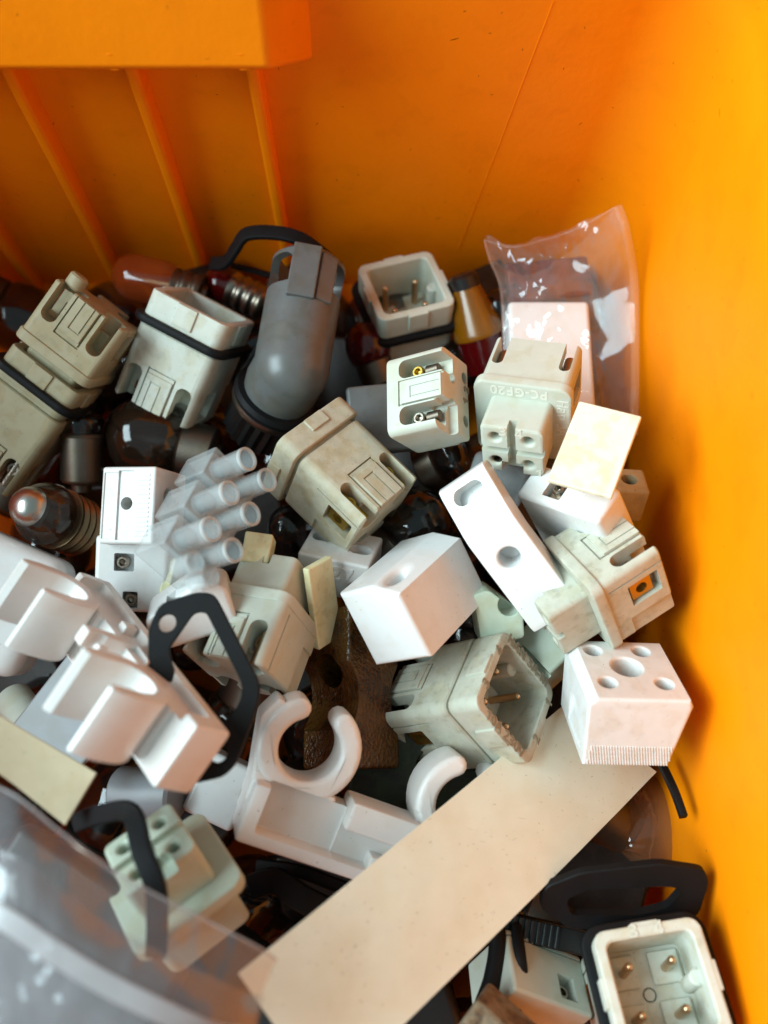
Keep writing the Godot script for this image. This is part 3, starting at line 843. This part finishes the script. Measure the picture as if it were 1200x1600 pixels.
	for i in 3:
		for j in 2:
			var at := V(i * 9.6, j * 6.3, 0)
			var tube := lathe([[2.45, -9], [2.45, 0], [2.25, 0.15], [2.0, 0], [2.0, -9]], 28)
			part("tube_rim", moved(lathe([[2.5, -0.5], [2.5, 0.1], [2.25, 0.25], [1.98, 0.1], [1.98, -0.5], [2.5, -0.5]], 28), T(Vector3.ZERO, V(90, 0, 0))), mats["milky_rim"], st, T(at))
			part("insert", moved(cyl(1.8, 3.0, 0.2, 20), T(Vector3.ZERO, V(90, 0, 0))), mats["dull_steel"], st, T(at - V(0, 0, 9)))
			part("wire_tube", moved(tube, T(Vector3.ZERO, V(90, 0, 0))), mats["milky"], st, T(at))
		part("housing", await carve(rbox(V(7.6, 13.4, 9.5), 0.5, 2), [["-", block(-3.1, 3.1, -6.0, 6.0, -8, 3.8, 0.3)]]), mats["milky"], st, T(V(i * 9.6, 3.1, -12.6)))
		part("screw_tube", moved(lathe([[2.4, -5], [2.4, 4], [1.9, 4.1], [1.9, -5]], 24), T(V(0, 0, 0), V(0, 0, 90))), mats["milky"], st, T(V(i * 9.6 - 1.2, 3.1, -12.6), V(0, 0, -90)))
	for i in 2: part("web", rbox(V(2.6, 4, 5), 0.5, 2), mats["milky"], st, T(V(i * 9.6 + 4.8, 3.1, -11.5)))
	for j in 2: part("wire_tube", moved(lathe([[2.3, -5], [2.3, 0], [1.9, 0.1], [1.9, -5]], 24), T(Vector3.ZERO, V(90, 0, 0))), mats["milky"], st, T(V(9.6 * 2 + 4.5, 3.0 + j * 4.2, -5)))

func make_clips() -> void:
	# open clip lying on its base
	var c := clip_profile(6.1, 10.4, 34)
	var body := block(-8.0, 46, -19.8, -8.2, -4, 8.2, 1.0)
	var ops := [["+", prism(c, 10.0, 1.2, 3)], ["+", moved(prism(c, 10.0, 1.2, 3), T(V(34, 0, 0)))]]
	ops.append(["+", block(-8.6, 8.6, -13, -6.8, -4.7, 4.7, 0.8)])
	ops.append(["+", block(26.5, 41.5, -12, -6.6, -4.4, 4.4, 0.8)])
	ops.append(["-", block(-5.0, 11.5, -17.2, -7.6, 2.6, 12, 0.6)])
	ops.append(["-", block(11.0, 26, -17.2, -4.0, 3.4, 12, 0.6)])
	ops.append(["+", block(11.6, 26.5, -11.6, -6.0, -3, 7.0, 0.7)])
	ops.append(["+", block(18.5, 21.5, -18.5, -14.5, 2, 7.4, 0.7)])
	ops.append(["+", moved(prism(rounded([Vector2(-7.8, -17), Vector2(-8.8, -8.5), Vector2(-11.4, 3.0), Vector2(-9.2, 7.6), Vector2(-6.6, 6.4), Vector2(-6.2, -9)], 0.9), 9.2, 0.7, 2), T(V(0, 0, -0.4)))])
	solo("tube_clip", await carve(body, ops), mats["white_plastic"], pose("W9"), "white plastic double tube clip with its open rings facing up by the cardboard strip", "tube clip", "white tube clips")
	# the clip at the left, arms towards the camera
	var d := PackedVector2Array()        # a U with nearly straight arms
	for k in 21: d.append(Vector2.from_angle(-PI * k / 20.0) * 7.0)
	d.append_array([Vector2(-7.1, 3.0), Vector2(-6.6, 6.0), Vector2(-6.0, 7.4), Vector2(-5.2, 7.6), Vector2(-4.3, 6.6), Vector2(-4.2, 3.0)])
	for k in 21: d.append(Vector2.from_angle(PI + PI * k / 20.0) * 4.3)
	d.append_array([Vector2(4.2, 3.0), Vector2(4.3, 6.6), Vector2(5.2, 7.6), Vector2(6.0, 7.4), Vector2(6.6, 6.0), Vector2(7.1, 3.0)])
	var b2 := block(-10, 41.5, -15.4, -7.0, -6.5, 6.5, 0.9)
	var op2 := []
	for x in [0.0, 30.0]:
		op2.append(["+", moved(prism(d, 12.4, 0.4, 2), T(V(x, 0, 0)))])
		op2.append(["+", block(x - 5.5, x + 5.5, -10, -5.6, -5.4, 5.4, 0.8)])
	op2.append(["-", block(-7.5, 38, -12.4, -6.0, -8, -4.6, 0.5)])
	op2.append(["+", block(7.5, 10.0, -12, -9.0, -6.3, -4, 0.5)])
	op2.append(["+", block(31, 38, -17.5, -12, -2.5, 4.5, 0.9)])
	op2.append(["+", await carve(block(13.0, 20.6, -10, 2.0, -5.6, -2.2, 0.6), [["-", moved(prism(disc(2.6, 24), 30), T(V(17.6, 0.0, 0)))], ["-", block(16.0, 23, -9, 0, -9, 9, 0.3)]])])
	solo("tube_clip", await carve(b2, op2), mats["white_plastic"], pose("W8"), "large white plastic double tube clip lying across the left with arms toward the viewer", "tube clip", "white tube clips")

# -- lamps, lamp holder and glass
func make_lamps() -> void:
	# grey lamp cover: a straight barrel with a domed elbow, cut open at its top
	var a := V(-21.79, 50.00, -90.24)
	var b := V(-18.04, 50.00, -118.39)
	var t := along(a, b, V(0.1, 1, 0.25))
	var lamp := thing("lamp_cover", "glossy grey domed lamp cover with cut out top and black collar", "lamp cover", t)
	var L := (b - a).length()
	var R := 8.9
	var prof := []
	for k in 11: prof.append([R * sin(PI / 2 * k / 10.0), -R * cos(PI / 2 * k / 10.0)])
	prof.append_array([[R, L - 1.2], [R - 1.2, L], [0, L]])
	var ops := [["-", moved(lathe([[0, L - 11], [R - 1.9, L - 11], [R - 1.9, L + 4], [0, L + 4]], 36), T())]]
	for q in [[-1, 56.0], [1, 64.0]]:
		ops.append(["-", moved(prism(rounded([Vector2(-5.4, L - 10), Vector2(5.4, L - 10), Vector2(5.4, L - 4.4), Vector2(3.2, L - 2.2), Vector2(-3.2, L - 2.2), Vector2(-5.4, L - 4.4)], 2.2), 24, 0.0, 1, false), T(Vector3.ZERO, V(0, q[0] * q[1], 0)))])
	part("barrel", await carve(lathe(prof, 48), ops), mats["lamp_grey"], lamp)
	part("strap", rbox(V(6.6, 13.5, 1.8), 0.4, 2), mats["lamp_grey"], lamp, T(V(-0.6, L - 7.4, R - 0.1)))
	part("strap", rbox(V(4.4, 12.0, 1.5), 0.4, 2), mats["lamp_grey"], lamp, T(V(4.6, L - 7.6, R - 1.6), V(0, 28, 0)))
	var dn := (t.affine_inverse().basis * (V(-30.24, 36.00, -83.17) - a)).normalized()
	var t2 := along(Vector3.ZERO, dn, V(0.2, 0.3, 1))
	part("elbow", lathe([[0, 0], [R - 0.1, 0], [R, 5.5], [R - 0.6, 8.6], [0, 8.6]], 44), mats["lamp_grey"], lamp, t2)
	part("collar", lathe([[R - 1, 8.4], [R + 1.0, 8.6], [R + 1.5, 9.8], [R + 1.0, 11.2], [R - 1, 11.4]], 44), mats["rubber"], lamp, t2)
	part("clamp_ring", lathe([[R - 1, 11.2], [R + 0.8, 11.3], [R + 1.0, 12.4], [R + 0.6, 13.2], [R - 1, 13.2]], 44), mats["steel"], lamp, t2)
	var nut := []
	for k in 40: nut.append(Vector2.from_angle(TAU * k / 40.0) * (R - 0.2 if k % 2 else R - 1.0))
	part("threaded_nut", moved(prism(nut, 9.0, 0.3, 1, false), T(Vector3.ZERO, V(-90, 0, 0))), mats["black_plastic"], lamp, t2 * T(V(0, 13, 0)))
	# bulbs in view
	glass_bulb("lamp_bulb", "orange tinted glass bulb lying against the ribbed back wall", V(-45.69, 34.00, -118.17), V(-70.64, 34.00, -125.05), 6.2, "orange_glass", "dull_steel", {"base": 9.0, "threads": 2, "core_m": "old_brass"})
	glass_bulb("lamp_bulb", "dark red indicator bulb with ridged screw base near the back wall", V(-29.49, 30.00, -116.62), V(-46.90, 32.00, -124.88), 5.2, "red_glass", "steel", {"base": 12.0, "threads": 3, "rb": 4.8})
	var old := glass_bulb("lamp_bulb", "old bulb with bright domed tip and screw rings at the left edge", V(-68.96, 44.00, -52.85), V(-76.16, 62.00, -53.82), 7.0, "brown_glass", "old_brass", {"base": 9.0, "threads": 3, "rb": 6.8, "core_m": "old_brass"})
	part("bright_tip", lathe([[3.0, -0.4], [4.4, 0.0], [4.5, 1.6], [3.9, 3.0], [3.0, 4.1], [1.6, 4.7], [0, 4.9]], 32), mats["bright_steel"], old, T(V(0, (V(-76.16, 62.00, -53.82) - V(-68.96, 44.00, -52.85)).length() - 2.8, 0)))
	glass_bulb("lamp_bulb", "bayonet bulb with dull metal sleeve pointing down at the left", V(-73.09, 36.00, -64.49), V(-72.14, 44.00, -82.51), 5.2, "smoke_glass", "dull_steel", {"base": 14.0, "rb": 5.0, "pin": true})
	glass_bulb("lamp_bulb", "large brown glass bulb in shadow under the leaning pin connector", V(-40.27, 34.00, -73.83), V(-68.69, 36.00, -80.98), 10.0, "brown_glass", "dull_steel", {"base": 10.0, "rb": 7.0})
	glass_bulb("lamp_bulb", "small black glass bulb left of the dusty tan connector", V(-22.59, 30.00, -48.08), V(-21.71, 46.00, -56.57), 5.4, "smoke_glass", "dull_steel", {"base": 6.0})
	glass_bulb("lamp_bulb", "dark streaked glass bulb between porcelain block and dusty tan connector", V(-1.82, 36.00, -46.76), V(13.98, 44.00, -60.53), 9.0, "smoke_glass", "dull_steel", {"base": 8.0})
	glass_bulb("lamp_bulb", "black glass bulb in the gap below the small terminal block", V(8.56, 36.00, -68.71), V(20.59, 42.00, -73.51), 8.0, "smoke_glass", "dull_steel", {"base": 6.0})
	glass_bulb("lamp_bulb", "big clear glass bulb at the right wall under the black gasket", V(46.48, 20.00, 32.67), V(68.50, 22.00, 3.77), 12.0, "clear_glass", "old_brass", {"base": 14.0, "rb": 8.0, "threads": 3, "core_m": "old_brass"})
	glass_bulb("lamp_bulb", "dark red bulb in shadow between lamp cover and open pin connector", V(0.00, 26.00, -95.09), V(-6.65, 32.00, -111.34), 6.0, "red_glass", "dull_steel", {"base": 8.0})
	glass_bulb("lamp_bulb", "small dark bulb beside the wrapped white block near the back wall", V(33.91, 26.00, -107.87), V(28.63, 34.00, -120.02), 5.0, "smoke_glass", "dull_steel", {"base": 6.0})
	var ind := thing("indicator_lamp", "amber plastic indicator lamp with black cap beside the open pin connector", "indicator lamp", along(V(27.78, 26.00, -101.43), V(19.84, 40.00, -121.03)))
	var li := (V(27.78, 26.00, -101.43) - V(19.84, 40.00, -121.03)).length()
	part("amber_lens", lathe([[0, li * 0.36], [6.6, li * 0.36], [6.6, li * 0.42], [3.4, li * 0.88], [0, li * 0.88]], 28), mats["amber_glass"], ind)
	part("core", lathe([[0, li * 0.3], [4.4, li * 0.38], [2.2, li * 0.84], [0, li * 0.85]], 20), mats["old_brass"], ind)
	part("cap", lathe([[0, li * 0.86], [3.7, li * 0.86], [3.7, li * 0.97], [2.9, li], [0, li]], 24), mats["black_plastic"], ind)
	part("holder", lathe([[0, 0], [6.0, 0], [6.4, li * 0.36], [0, li * 0.36]], 28), mats["red_glass"], ind)
	# brown moulded insulator and green cap
	var br := await carve(rbox(V(15, 34, 15), 0.9, 2), [["-", moved(cyl(10.5, 40, 0, 36), T(V(-15.2, -2, -20), V(90, 0, 0)))], ["-", moved(cyl(10.5, 40, 0, 36), T(V(15.2, -2, -20), V(90, 0, 0)))], ["-", moved(cyl(3.6, 40, 0, 28), T(V(-20, 3.5, 0), V(0, 0, -90)))]])
	solo("moulded_insulator", br, mats["brown_resin"], along(V(-7.17, 46.00, -9.33), V(-7.35, 46.00, -27.25), V(0, 1, 0)) * T(V(0, 7.5, -2), V(0, 45, 0)), "dark brown resin insulator with waisted sides under the open clip", "insulator")
	solo("green_plate", await carve(rbox(V(30, 5, 22), 1.2, 2), [["-", moved(flare(3.6, 8, 0.4), T(V(2.0, 2.5, -4.5)))]]), mats["moss_green"], T(V(7.68, 40.00, 3.34), V(4, -14, 0)), "dark green plastic plate with a round hole behind the open clip", "plate")

# -- gaskets, card, bags
func make_flat_things() -> void:
	var out := []
	for q in [[250, 944], [311, 925], [336, 928], [350, 955], [407, 1067], [405, 1098], [371, 1192], [350, 1214], [296, 1226], [236, 1160], [232, 985]]: out.append(at_px(q[0], q[1], 82.0))
	var inn := []
	for q in [[303, 957], [322, 956], [380, 1070], [376, 1098], [352, 1130], [296, 1116], [262, 1016]]: inn.append(at_px(q[0], q[1], 82.0))
	solo("hex_gasket", await flat_band(out, inn, 1.4, [at_px(262, 974, 82.0), at_px(341, 1176, 82.0)]), mats["rubber"], T(), "flat black hexagonal rubber gasket with two screw holes leaning on the left clip", "gasket", "black rubber gaskets")
	# gasket seen almost edge on at the lower right: a plane that rises to the back
	var o2 := []
	for q in [[850, 1382, 58], [905, 1358, 58], [1025, 1343, 58], [1096, 1354, 58], [1104, 1374, 57], [1075, 1420, 48], [1010, 1440, 46], [880, 1440, 46], [838, 1410, 52]]: o2.append(at_px(q[0], q[1], q[2]))
	for k in o2.size():      # flatten into one tilted plane
		o2[k].y = 60.0 + (o2[k].z - o2[2].z) * -0.62
	var i2 := []
	for q in [[880, 1398], [915, 1382], [1030, 1376], [1058, 1382], [1040, 1412], [995, 1425], [890, 1425]]:
		var p: Vector3 = at_px(q[0], q[1], 54.0)
		p.y = 60.0 + (p.z - o2[2].z) * -0.62
		i2.append(p)
	solo("hex_gasket", await flat_band(o2, i2, 2.0, []), mats["rubber"], T(), "thick black rubber gasket tilted over the big clear bulb at right", "gasket", "black rubber gaskets")
	var strap := rrect(1.6, 3.6, 0.5, 2)
	var loop := smooth_path([V(-43.74, 40.00, -123.95), V(-39.72, 44.00, -121.94), V(-36.78, 47.00, -124.08), V(-33.75, 49.00, -126.77), V(-26.69, 50.00, -126.49), V(-20.37, 50.00, -124.72), V(-15.03, 47.00, -122.30), V(-11.30, 42.00, -121.32)], 6)
	solo("bent_gasket", sweep(loop, strap, false, V(0, 0, 1)), mats["rubber"], T(), "bent black rubber strap arching over the top of the grey lamp cover", "gasket", "black rubber gaskets")
	solo("bent_gasket", sweep(smooth_path([V(-39.19, 38.00, -124.57), V(-32.87, 38.00, -122.92), V(-26.48, 36.00, -121.85)], 6), rrect(1.0, 1.6, 0.4, 2), false, V(0, 0, 1)), mats["rubber"], T(), "thin black rubber strip entering the cut out of the lamp cover", "gasket", "black rubber gaskets")
	solo("bent_gasket", sweep(smooth_path([V(-54.94, 76.00, 9.36), V(-49.54, 80.00, 7.76), V(-42.84, 86.00, 7.28), V(-39.47, 90.00, 13.06), V(-36.70, 91.00, 18.31), V(-36.73, 88.00, 23.97), V(-37.52, 84.00, 29.44)], 6), rrect(3.4, 2.0, 0.5, 2)), mats["rubber"], T(), "bent black rubber strap crossing the green grey socket connector by the clear bag", "gasket", "black rubber gaskets")
	solo("bent_gasket", sweep(smooth_path([V(-26.51, 50.00, 23.03), V(-21.68, 53.00, 21.61), V(-16.42, 54.00, 24.57), V(-10.81, 52.00, 27.42), V(-5.17, 48.00, 29.89)], 6), rrect(5.0, 2.6, 0.6, 2)), mats["rubber"], T(), "black rubber strap in shadow beside the lower cardboard strip edge", "gasket", "black rubber gaskets")
	solo("bent_gasket", sweep(smooth_path([V(-25.99, 45.00, 19.50), V(-17.04, 48.00, 20.44), V(-7.83, 48.00, 23.62), V(0.00, 46.00, 25.57)], 6), rrect(2.6, 3.0, 0.6, 2)), mats["rubber"], T(), "dark rubber strip running below the front of the open clip", "gasket", "black rubber gaskets")
	solo("bent_gasket", sweep(smooth_path([V(59.76, 44.00, -0.69), V(60.03, 47.00, 1.93), V(60.45, 50.00, 5.34), V(61.05, 52.00, 9.53)], 6), rrect(1.6, 2.0, 0.4, 2)), mats["rubber"], T(), "narrow black strip along the right wall below the five hole block", "gasket", "black rubber gaskets")
	solo("cable_piece", sweep(smooth_path([V(22.25, 48.00, 29.89), V(22.64, 50.00, 34.30), V(21.23, 52.00, 39.69), V(19.15, 54.00, 43.76)], 8), disc(1.9, 14)), mats["rubber"], T(), "short thick black cable below the right side of the cardboard strip", "cable", "black cable pieces")
	solo("cable_piece", sweep(smooth_path([V(26.61, 48.00, 30.85), V(26.65, 52.00, 35.11), V(26.79, 53.00, 40.62), V(25.51, 52.00, 45.32)], 8), disc(1.25, 12)), mats["rubber"], T(), "thin black cable lying over the grey socket near the bottom", "cable", "black cable pieces")
	var rk := thing("ridged_strip", "ridged black plastic strip beneath the tilted black gasket", "strip", T(V(32.56, 46.00, 32.36), V(0, -12, 0)))
	part("band", rbox(V(22, 3, 5), 0.6, 2), mats["black_plastic"], rk)
	for i in 9: part("ridge", rbox(V(0.7, 1.0, 4.4), 0.2, 1), mats["black_plastic"], rk, T(V(-8 + i * 1.3, 1.7, 0)))
	# cardboard
	var A := V(-23.33, 87.62, 31.71)
	var B := V(-9.13, 82.28, 50.98)
	var C := V(60.81, 36.00, 0.80)
	var D := V(40.69, 40.12, -14.06)
	var rows := []
	for k in 4:
		var f := k / 3.0
		var bow := V(0, 2.2 * sin(PI * f), 0)
		rows.append([A.lerp(D, f) + bow, ((A + B) / 2).lerp((C + D) / 2, f) + bow + V(0, 0.5, 0), B.lerp(C, f) + bow])
	var top := sheet(rows, 12, 40, 0.25, 4, 0.03)
	solo("cardboard_strip", thick(top, 0.9), mats["cardboard"], T(), "long plain beige cardboard strip lying diagonally across the lower right", "cardboard")
	var kr := [[V(-73.93, 86.00, -13.51), V(-65.62, 84.00, -7.83), V(-50.36, 82.00, 0.84)], [V(-77.57, 88.00, -5.81), V(-67.96, 86.00, -0.55), V(-55.05, 82.00, 9.45)]]
	solo("cardboard_scrap", thick(sheet(kr, 16, 12, 0.3, 14, 0.04), 1.0), mats["brown_card"], T(), "brown cardboard scrap under the clear bag at the left edge", "cardboard")
	# bag with a white block at the right wall
	var blockp := thing("wrapped_block", "white block sealed inside the clear plastic pouch", "block", T())
	var w0 := V(31.16, 42.00, -112.73)
	var w1 := V(51.45, 42.00, -112.73)
	var w2 := V(30.87, 42.00, -83.31)
	part("body", rbox(V((w1 - w0).length(), 7.0, (w2 - w0).length()), 1.2, 3), mats["porcelain"], blockp, T((w1 + w2) / 2 - V(0, 4, 0), V(0, 0, 0)))
	part("dark_core", rbox(V(21, 4.0, 11), 0.8, 2), mats["red_brown"], blockp, T((V(41.70, 41.00, -119.01)) - V(0, 1.5, 0), V(0, 6, 0)))
	var front := [
		[V(24.59, 50.00, -124.54), V(30.78, 53.00, -120.76), V(37.98, 52.00, -123.12), V(45.98, 55.00, -124.37), V(54.92, 60.00, -127.33)],
		[V(26.08, 48.00, -119.93), V(31.40, 54.00, -116.37), V(39.28, 56.00, -116.20), V(49.27, 56.00, -119.09), V(57.31, 57.00, -122.75)],
		[V(28.91, 44.00, -114.82), V(32.68, 50.00, -111.13), V(40.03, 52.00, -111.04), V(50.74, 51.00, -112.63), V(61.27, 47.00, -116.29)],
		[V(29.12, 44.00, -102.62), V(32.87, 46.00, -101.63), V(41.35, 47.00, -101.13), V(52.15, 47.00, -101.13), V(61.97, 42.00, -103.62)],
		[V(29.25, 42.00, -89.97), V(32.81, 45.00, -88.67), V(41.50, 46.00, -88.24), V(51.87, 46.00, -88.24), V(60.98, 42.00, -89.97)],
		[V(29.09, 42.00, -76.75), V(32.75, 44.00, -76.01), V(41.35, 45.00, -75.64), V(51.31, 45.00, -75.64), V(59.72, 42.00, -76.75)]]
	var back := []
	for r in front: back.append([r[0] - V(0, 0.4, 0), r[1] - V(0, 11, 0), r[2] - V(0, 12.5, 0), r[3] - V(0, 11.5, 0), r[4] - V(0, 0.4, 0)])
	var pouch := thing("clear_pouch", "crinkled clear plastic pouch standing in the back right corner", "plastic bag", T())
	part("front_film", sheet(front, 110, 140, 2.4, 8, 0.032), mats["film"], pouch, T(), 80.0)
	part("back_film", sheet(back, 30, 40, 0.8, 18, 0.03), mats["film"], pouch, T(), 80.0)
	part("top_edge", sweep(smooth_path([front[0][0], front[0][1], front[0][2], front[0][3], front[0][4]], 12), rrect(0.3, 0.6, 0.12, 2)), mats["film"], pouch)
	part("side_edge", sweep(smooth_path([front[0][0], front[1][0], front[2][0], front[3][0], front[4][0]], 12), rrect(0.6, 0.3, 0.12, 2)), mats["film"], pouch)
	var seam := smooth_path([front[0][4], front[1][4], front[2][4], front[3][4], front[4][4], front[5][4]], 14)
	part("seal_seam", sweep(seam, rrect(2.0, 0.5, 0.2, 2)), mats["film"], pouch)
	# bag at the lower left
	var lay := [
		[V(-64.37, 106.00, 0.45), V(-54.80, 108.00, 3.61), V(-47.38, 107.00, 9.02), V(-39.53, 105.00, 14.68), V(-29.27, 103.00, 20.18), V(-19.21, 99.00, 25.72), V(-16.40, 96.00, 28.20)],
		[V(-61.98, 109.00, 8.90), V(-52.24, 112.00, 11.27), V(-45.87, 111.00, 15.58), V(-38.83, 109.00, 20.87), V(-29.96, 107.00, 25.36), V(-22.23, 103.00, 29.89), V(-18.27, 97.00, 32.42)],
		[V(-62.29, 110.00, 17.38), V(-52.75, 113.00, 19.30), V(-45.31, 113.00, 23.50), V(-38.29, 112.00, 27.66), V(-30.67, 110.00, 31.65), V(-24.19, 106.00, 35.39), V(-19.23, 99.00, 37.95)],
		[V(-67.77, 106.00, 31.33), V(-57.62, 109.00, 37.00), V(-48.57, 109.00, 40.10), V(-39.92, 108.00, 43.47), V(-33.33, 106.00, 45.63), V(-26.86, 103.00, 46.58), V(-21.43, 97.00, 48.48)]]
	var bag := thing("clear_bag", "hazy clear plastic bag draped over the lower left corner", "plastic bag", T())
	part("upper_film", sheet(lay, 100, 90, 1.2, 28, 0.024), mats["hazy_film"], bag, T(), 80.0)
	part("hem", sweep(smooth_path(lay[0], 10), rrect(0.35, 0.5, 0.15, 2)), mats["pale_film"], bag)
	var low := []
	for r in lay.slice(1): low.append(r.map(func(p): return p - V(0, 2.6, -1.0)))
	part("lower_film", sheet(low, 40, 30, 0.8, 38, 0.02), mats["hazy_film"], bag, T(), 80.0)
	part("fold", sweep(smooth_path(lay[2].map(func(p): return p + V(0, 0.9, 0)), 10), rrect(3.0, 0.7, 0.3, 2)), mats["pale_film"], bag)
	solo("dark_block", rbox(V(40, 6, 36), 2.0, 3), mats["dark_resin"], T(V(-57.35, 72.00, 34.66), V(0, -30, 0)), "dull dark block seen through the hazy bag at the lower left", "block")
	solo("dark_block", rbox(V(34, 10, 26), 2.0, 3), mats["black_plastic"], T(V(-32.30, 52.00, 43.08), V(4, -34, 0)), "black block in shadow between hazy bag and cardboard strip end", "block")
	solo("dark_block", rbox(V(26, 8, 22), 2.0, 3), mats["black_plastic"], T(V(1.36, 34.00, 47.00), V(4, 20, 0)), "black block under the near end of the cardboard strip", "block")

func at_px(px: float, py: float, h: float) -> Vector3:      # the spot at height h (mm) along one line of sight
	var d := V((px - 600.0) / 1443.0, -0.96363 + (800.0 - py) / 1443.0 * 0.26724, -0.26724 - (800.0 - py) / 1443.0 * 0.96363)
	return V(0, 250, 0) + d * ((h - 250.0) / d.y)
func thick(s: Array, t: float) -> Array:      # gives a sheet a thickness with closed edges
	var o := s.duplicate()
	var edges := {}
	for i in range(0, s.size(), 3):
		o.append(s[i] - V(0, t, 0)); o.append(s[i + 2] - V(0, t, 0)); o.append(s[i + 1] - V(0, t, 0))
		for k in 3:
			var a: Vector3 = s[i + k]
			var b: Vector3 = s[i + (k + 1) % 3]
			var ka := Vector3i((a * 200).round())
			var kb := Vector3i((b * 200).round())
			if edges.has([kb, ka]): edges.erase([kb, ka])
			else: edges[[ka, kb]] = [a, b]
	for e in edges.values(): quad(o, e[0], e[0] - V(0, t, 0), e[1] - V(0, t, 0), e[1])
	return outward(o)

# -- what lies deeper in the bin and shows only in the gaps
func make_depths() -> void:
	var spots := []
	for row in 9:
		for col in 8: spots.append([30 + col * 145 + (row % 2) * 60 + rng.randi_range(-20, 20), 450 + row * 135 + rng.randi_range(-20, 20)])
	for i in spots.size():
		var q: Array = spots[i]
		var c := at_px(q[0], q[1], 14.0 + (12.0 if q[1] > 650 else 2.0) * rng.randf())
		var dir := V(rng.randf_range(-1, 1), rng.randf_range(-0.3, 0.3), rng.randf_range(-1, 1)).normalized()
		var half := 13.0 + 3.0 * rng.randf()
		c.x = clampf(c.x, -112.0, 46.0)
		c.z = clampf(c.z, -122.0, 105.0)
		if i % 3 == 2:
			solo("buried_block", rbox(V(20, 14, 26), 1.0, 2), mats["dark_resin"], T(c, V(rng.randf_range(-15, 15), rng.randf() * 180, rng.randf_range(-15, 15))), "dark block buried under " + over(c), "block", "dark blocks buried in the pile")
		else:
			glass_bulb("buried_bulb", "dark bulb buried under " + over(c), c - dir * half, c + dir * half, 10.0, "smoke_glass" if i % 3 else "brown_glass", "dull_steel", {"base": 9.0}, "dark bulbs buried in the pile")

func over(c: Vector3) -> String:       # what lies nearest above a spot, in words
	var best := ""
	var dist := 1e9
	for o in get_children():
		if not o.has_meta("label") or o.name.begins_with("buried") or o.name.begins_with("storage"): continue
		var p: Vector3 = o.position / MM
		if p.length() < 0.01: continue
		var q := Vector2(p.x - c.x, p.z - c.z).length()
		if q < dist:
			dist = q
			best = o.get_meta("label")
	var words := []
	for w in best.split(" "):
		if words.size() > 2 and w in ["beside", "leaning", "standing", "with", "under", "lying", "mated", "plugged", "propped", "behind", "half", "against", "at", "below", "in", "between", "wedged", "left", "pointing", "on", "near", "across"]: break
		words.append(w)
	var text := "the " + " ".join(words.slice(0, 6))
	named[text] = named.get(text, 0) + 1
	var nth: int = named[text]
	if nth == 2: text += ", beside another"
	if nth > 2: text += ", at its %s" % ["far side", "near side", "left", "right", "lower edge"][mini(nth - 3, 4)]
	return text

# -- where each fitted part lies: place in millimetres, turn in degrees
func places() -> void:
	poses["C5"] = [30.49, 62.49, -73.76, -21.05, -20.69, 16.01]
	poses["C2"] = [-48.52, 42.38, -97.10, -31.46, 149.80, 4.09]
	poses["C3"] = [5.49, 25.02, -115.39, -74.24, 178.81, -161.10]
	poses["C8"] = [18.01, 45.79, -13.36, -44.69, 95.86, -40.70]
	poses["C9"] = [50.86, 54.26, 42.17, -68.97, -170.53, 179.05]
	poses["C1"] = [-73.78, 59.23, -90.10, -62.67, -2.64, -36.29]
	poses["C6"] = [-9.42, 54.86, -61.24, -2.20, -135.00, 21.79]
	poses["C7"] = [42.02, 59.65, -35.89, 5.30, -58.22, 38.46]
	poses["C4"] = [9.98, 63.66, -76.55, 31.11, -89.26, 0.27]
	poses["C10"] = [-25.30, 57.43, -31.15, 12.25, 162.59, -21.34]
	poses["C11"] = [-37.00, 74.95, 19.95, -45.59, -155.12, -164.54]
	poses["W7"] = [48.44, 57.28, -13.11, -48.04, 4.44, -7.42]
	poses["W4"] = [7.34, 57.55, -34.21, -36.71, -41.78, -30.91]
	poses["W5"] = [21.35, 69.97, -46.04, 21.81, 40.33, 28.47]
	poses["W1"] = [-50.98, 61.42, -53.08, -72.40, -58.13, 55.05]
	poses["W2"] = [-53.28, 54.23, -41.01, -71.32, 4.83, -7.42]
	poses["W3"] = [-9.89, 47.14, -44.38, -42.28, -18.56, 7.58]
	poses["W6"] = [40.96, 57.82, -49.11, -3.76, -35.57, 34.46]
	poses["W6b"] = [51.21, 55.64, -57.89, -33.37, -0.97, -3.44]
	poses["W18"] = [41.91, 76.42, -61.08, -7.17, -23.78, 14.75]
	poses["W9"] = [-15.33, 60.50, -4.47, -71.10, 39.42, -59.95]
	poses["W8"] = [-62.73, 78.34, -28.05, 15.35, -36.14, 32.72]
	poses["W13"] = [-27.49, 73.92, -59.90, -39.39, 96.37, 146.49]
	poses["C12"] = [28.99, 45.68, 42.93, -37.53, 138.68, -150.48]
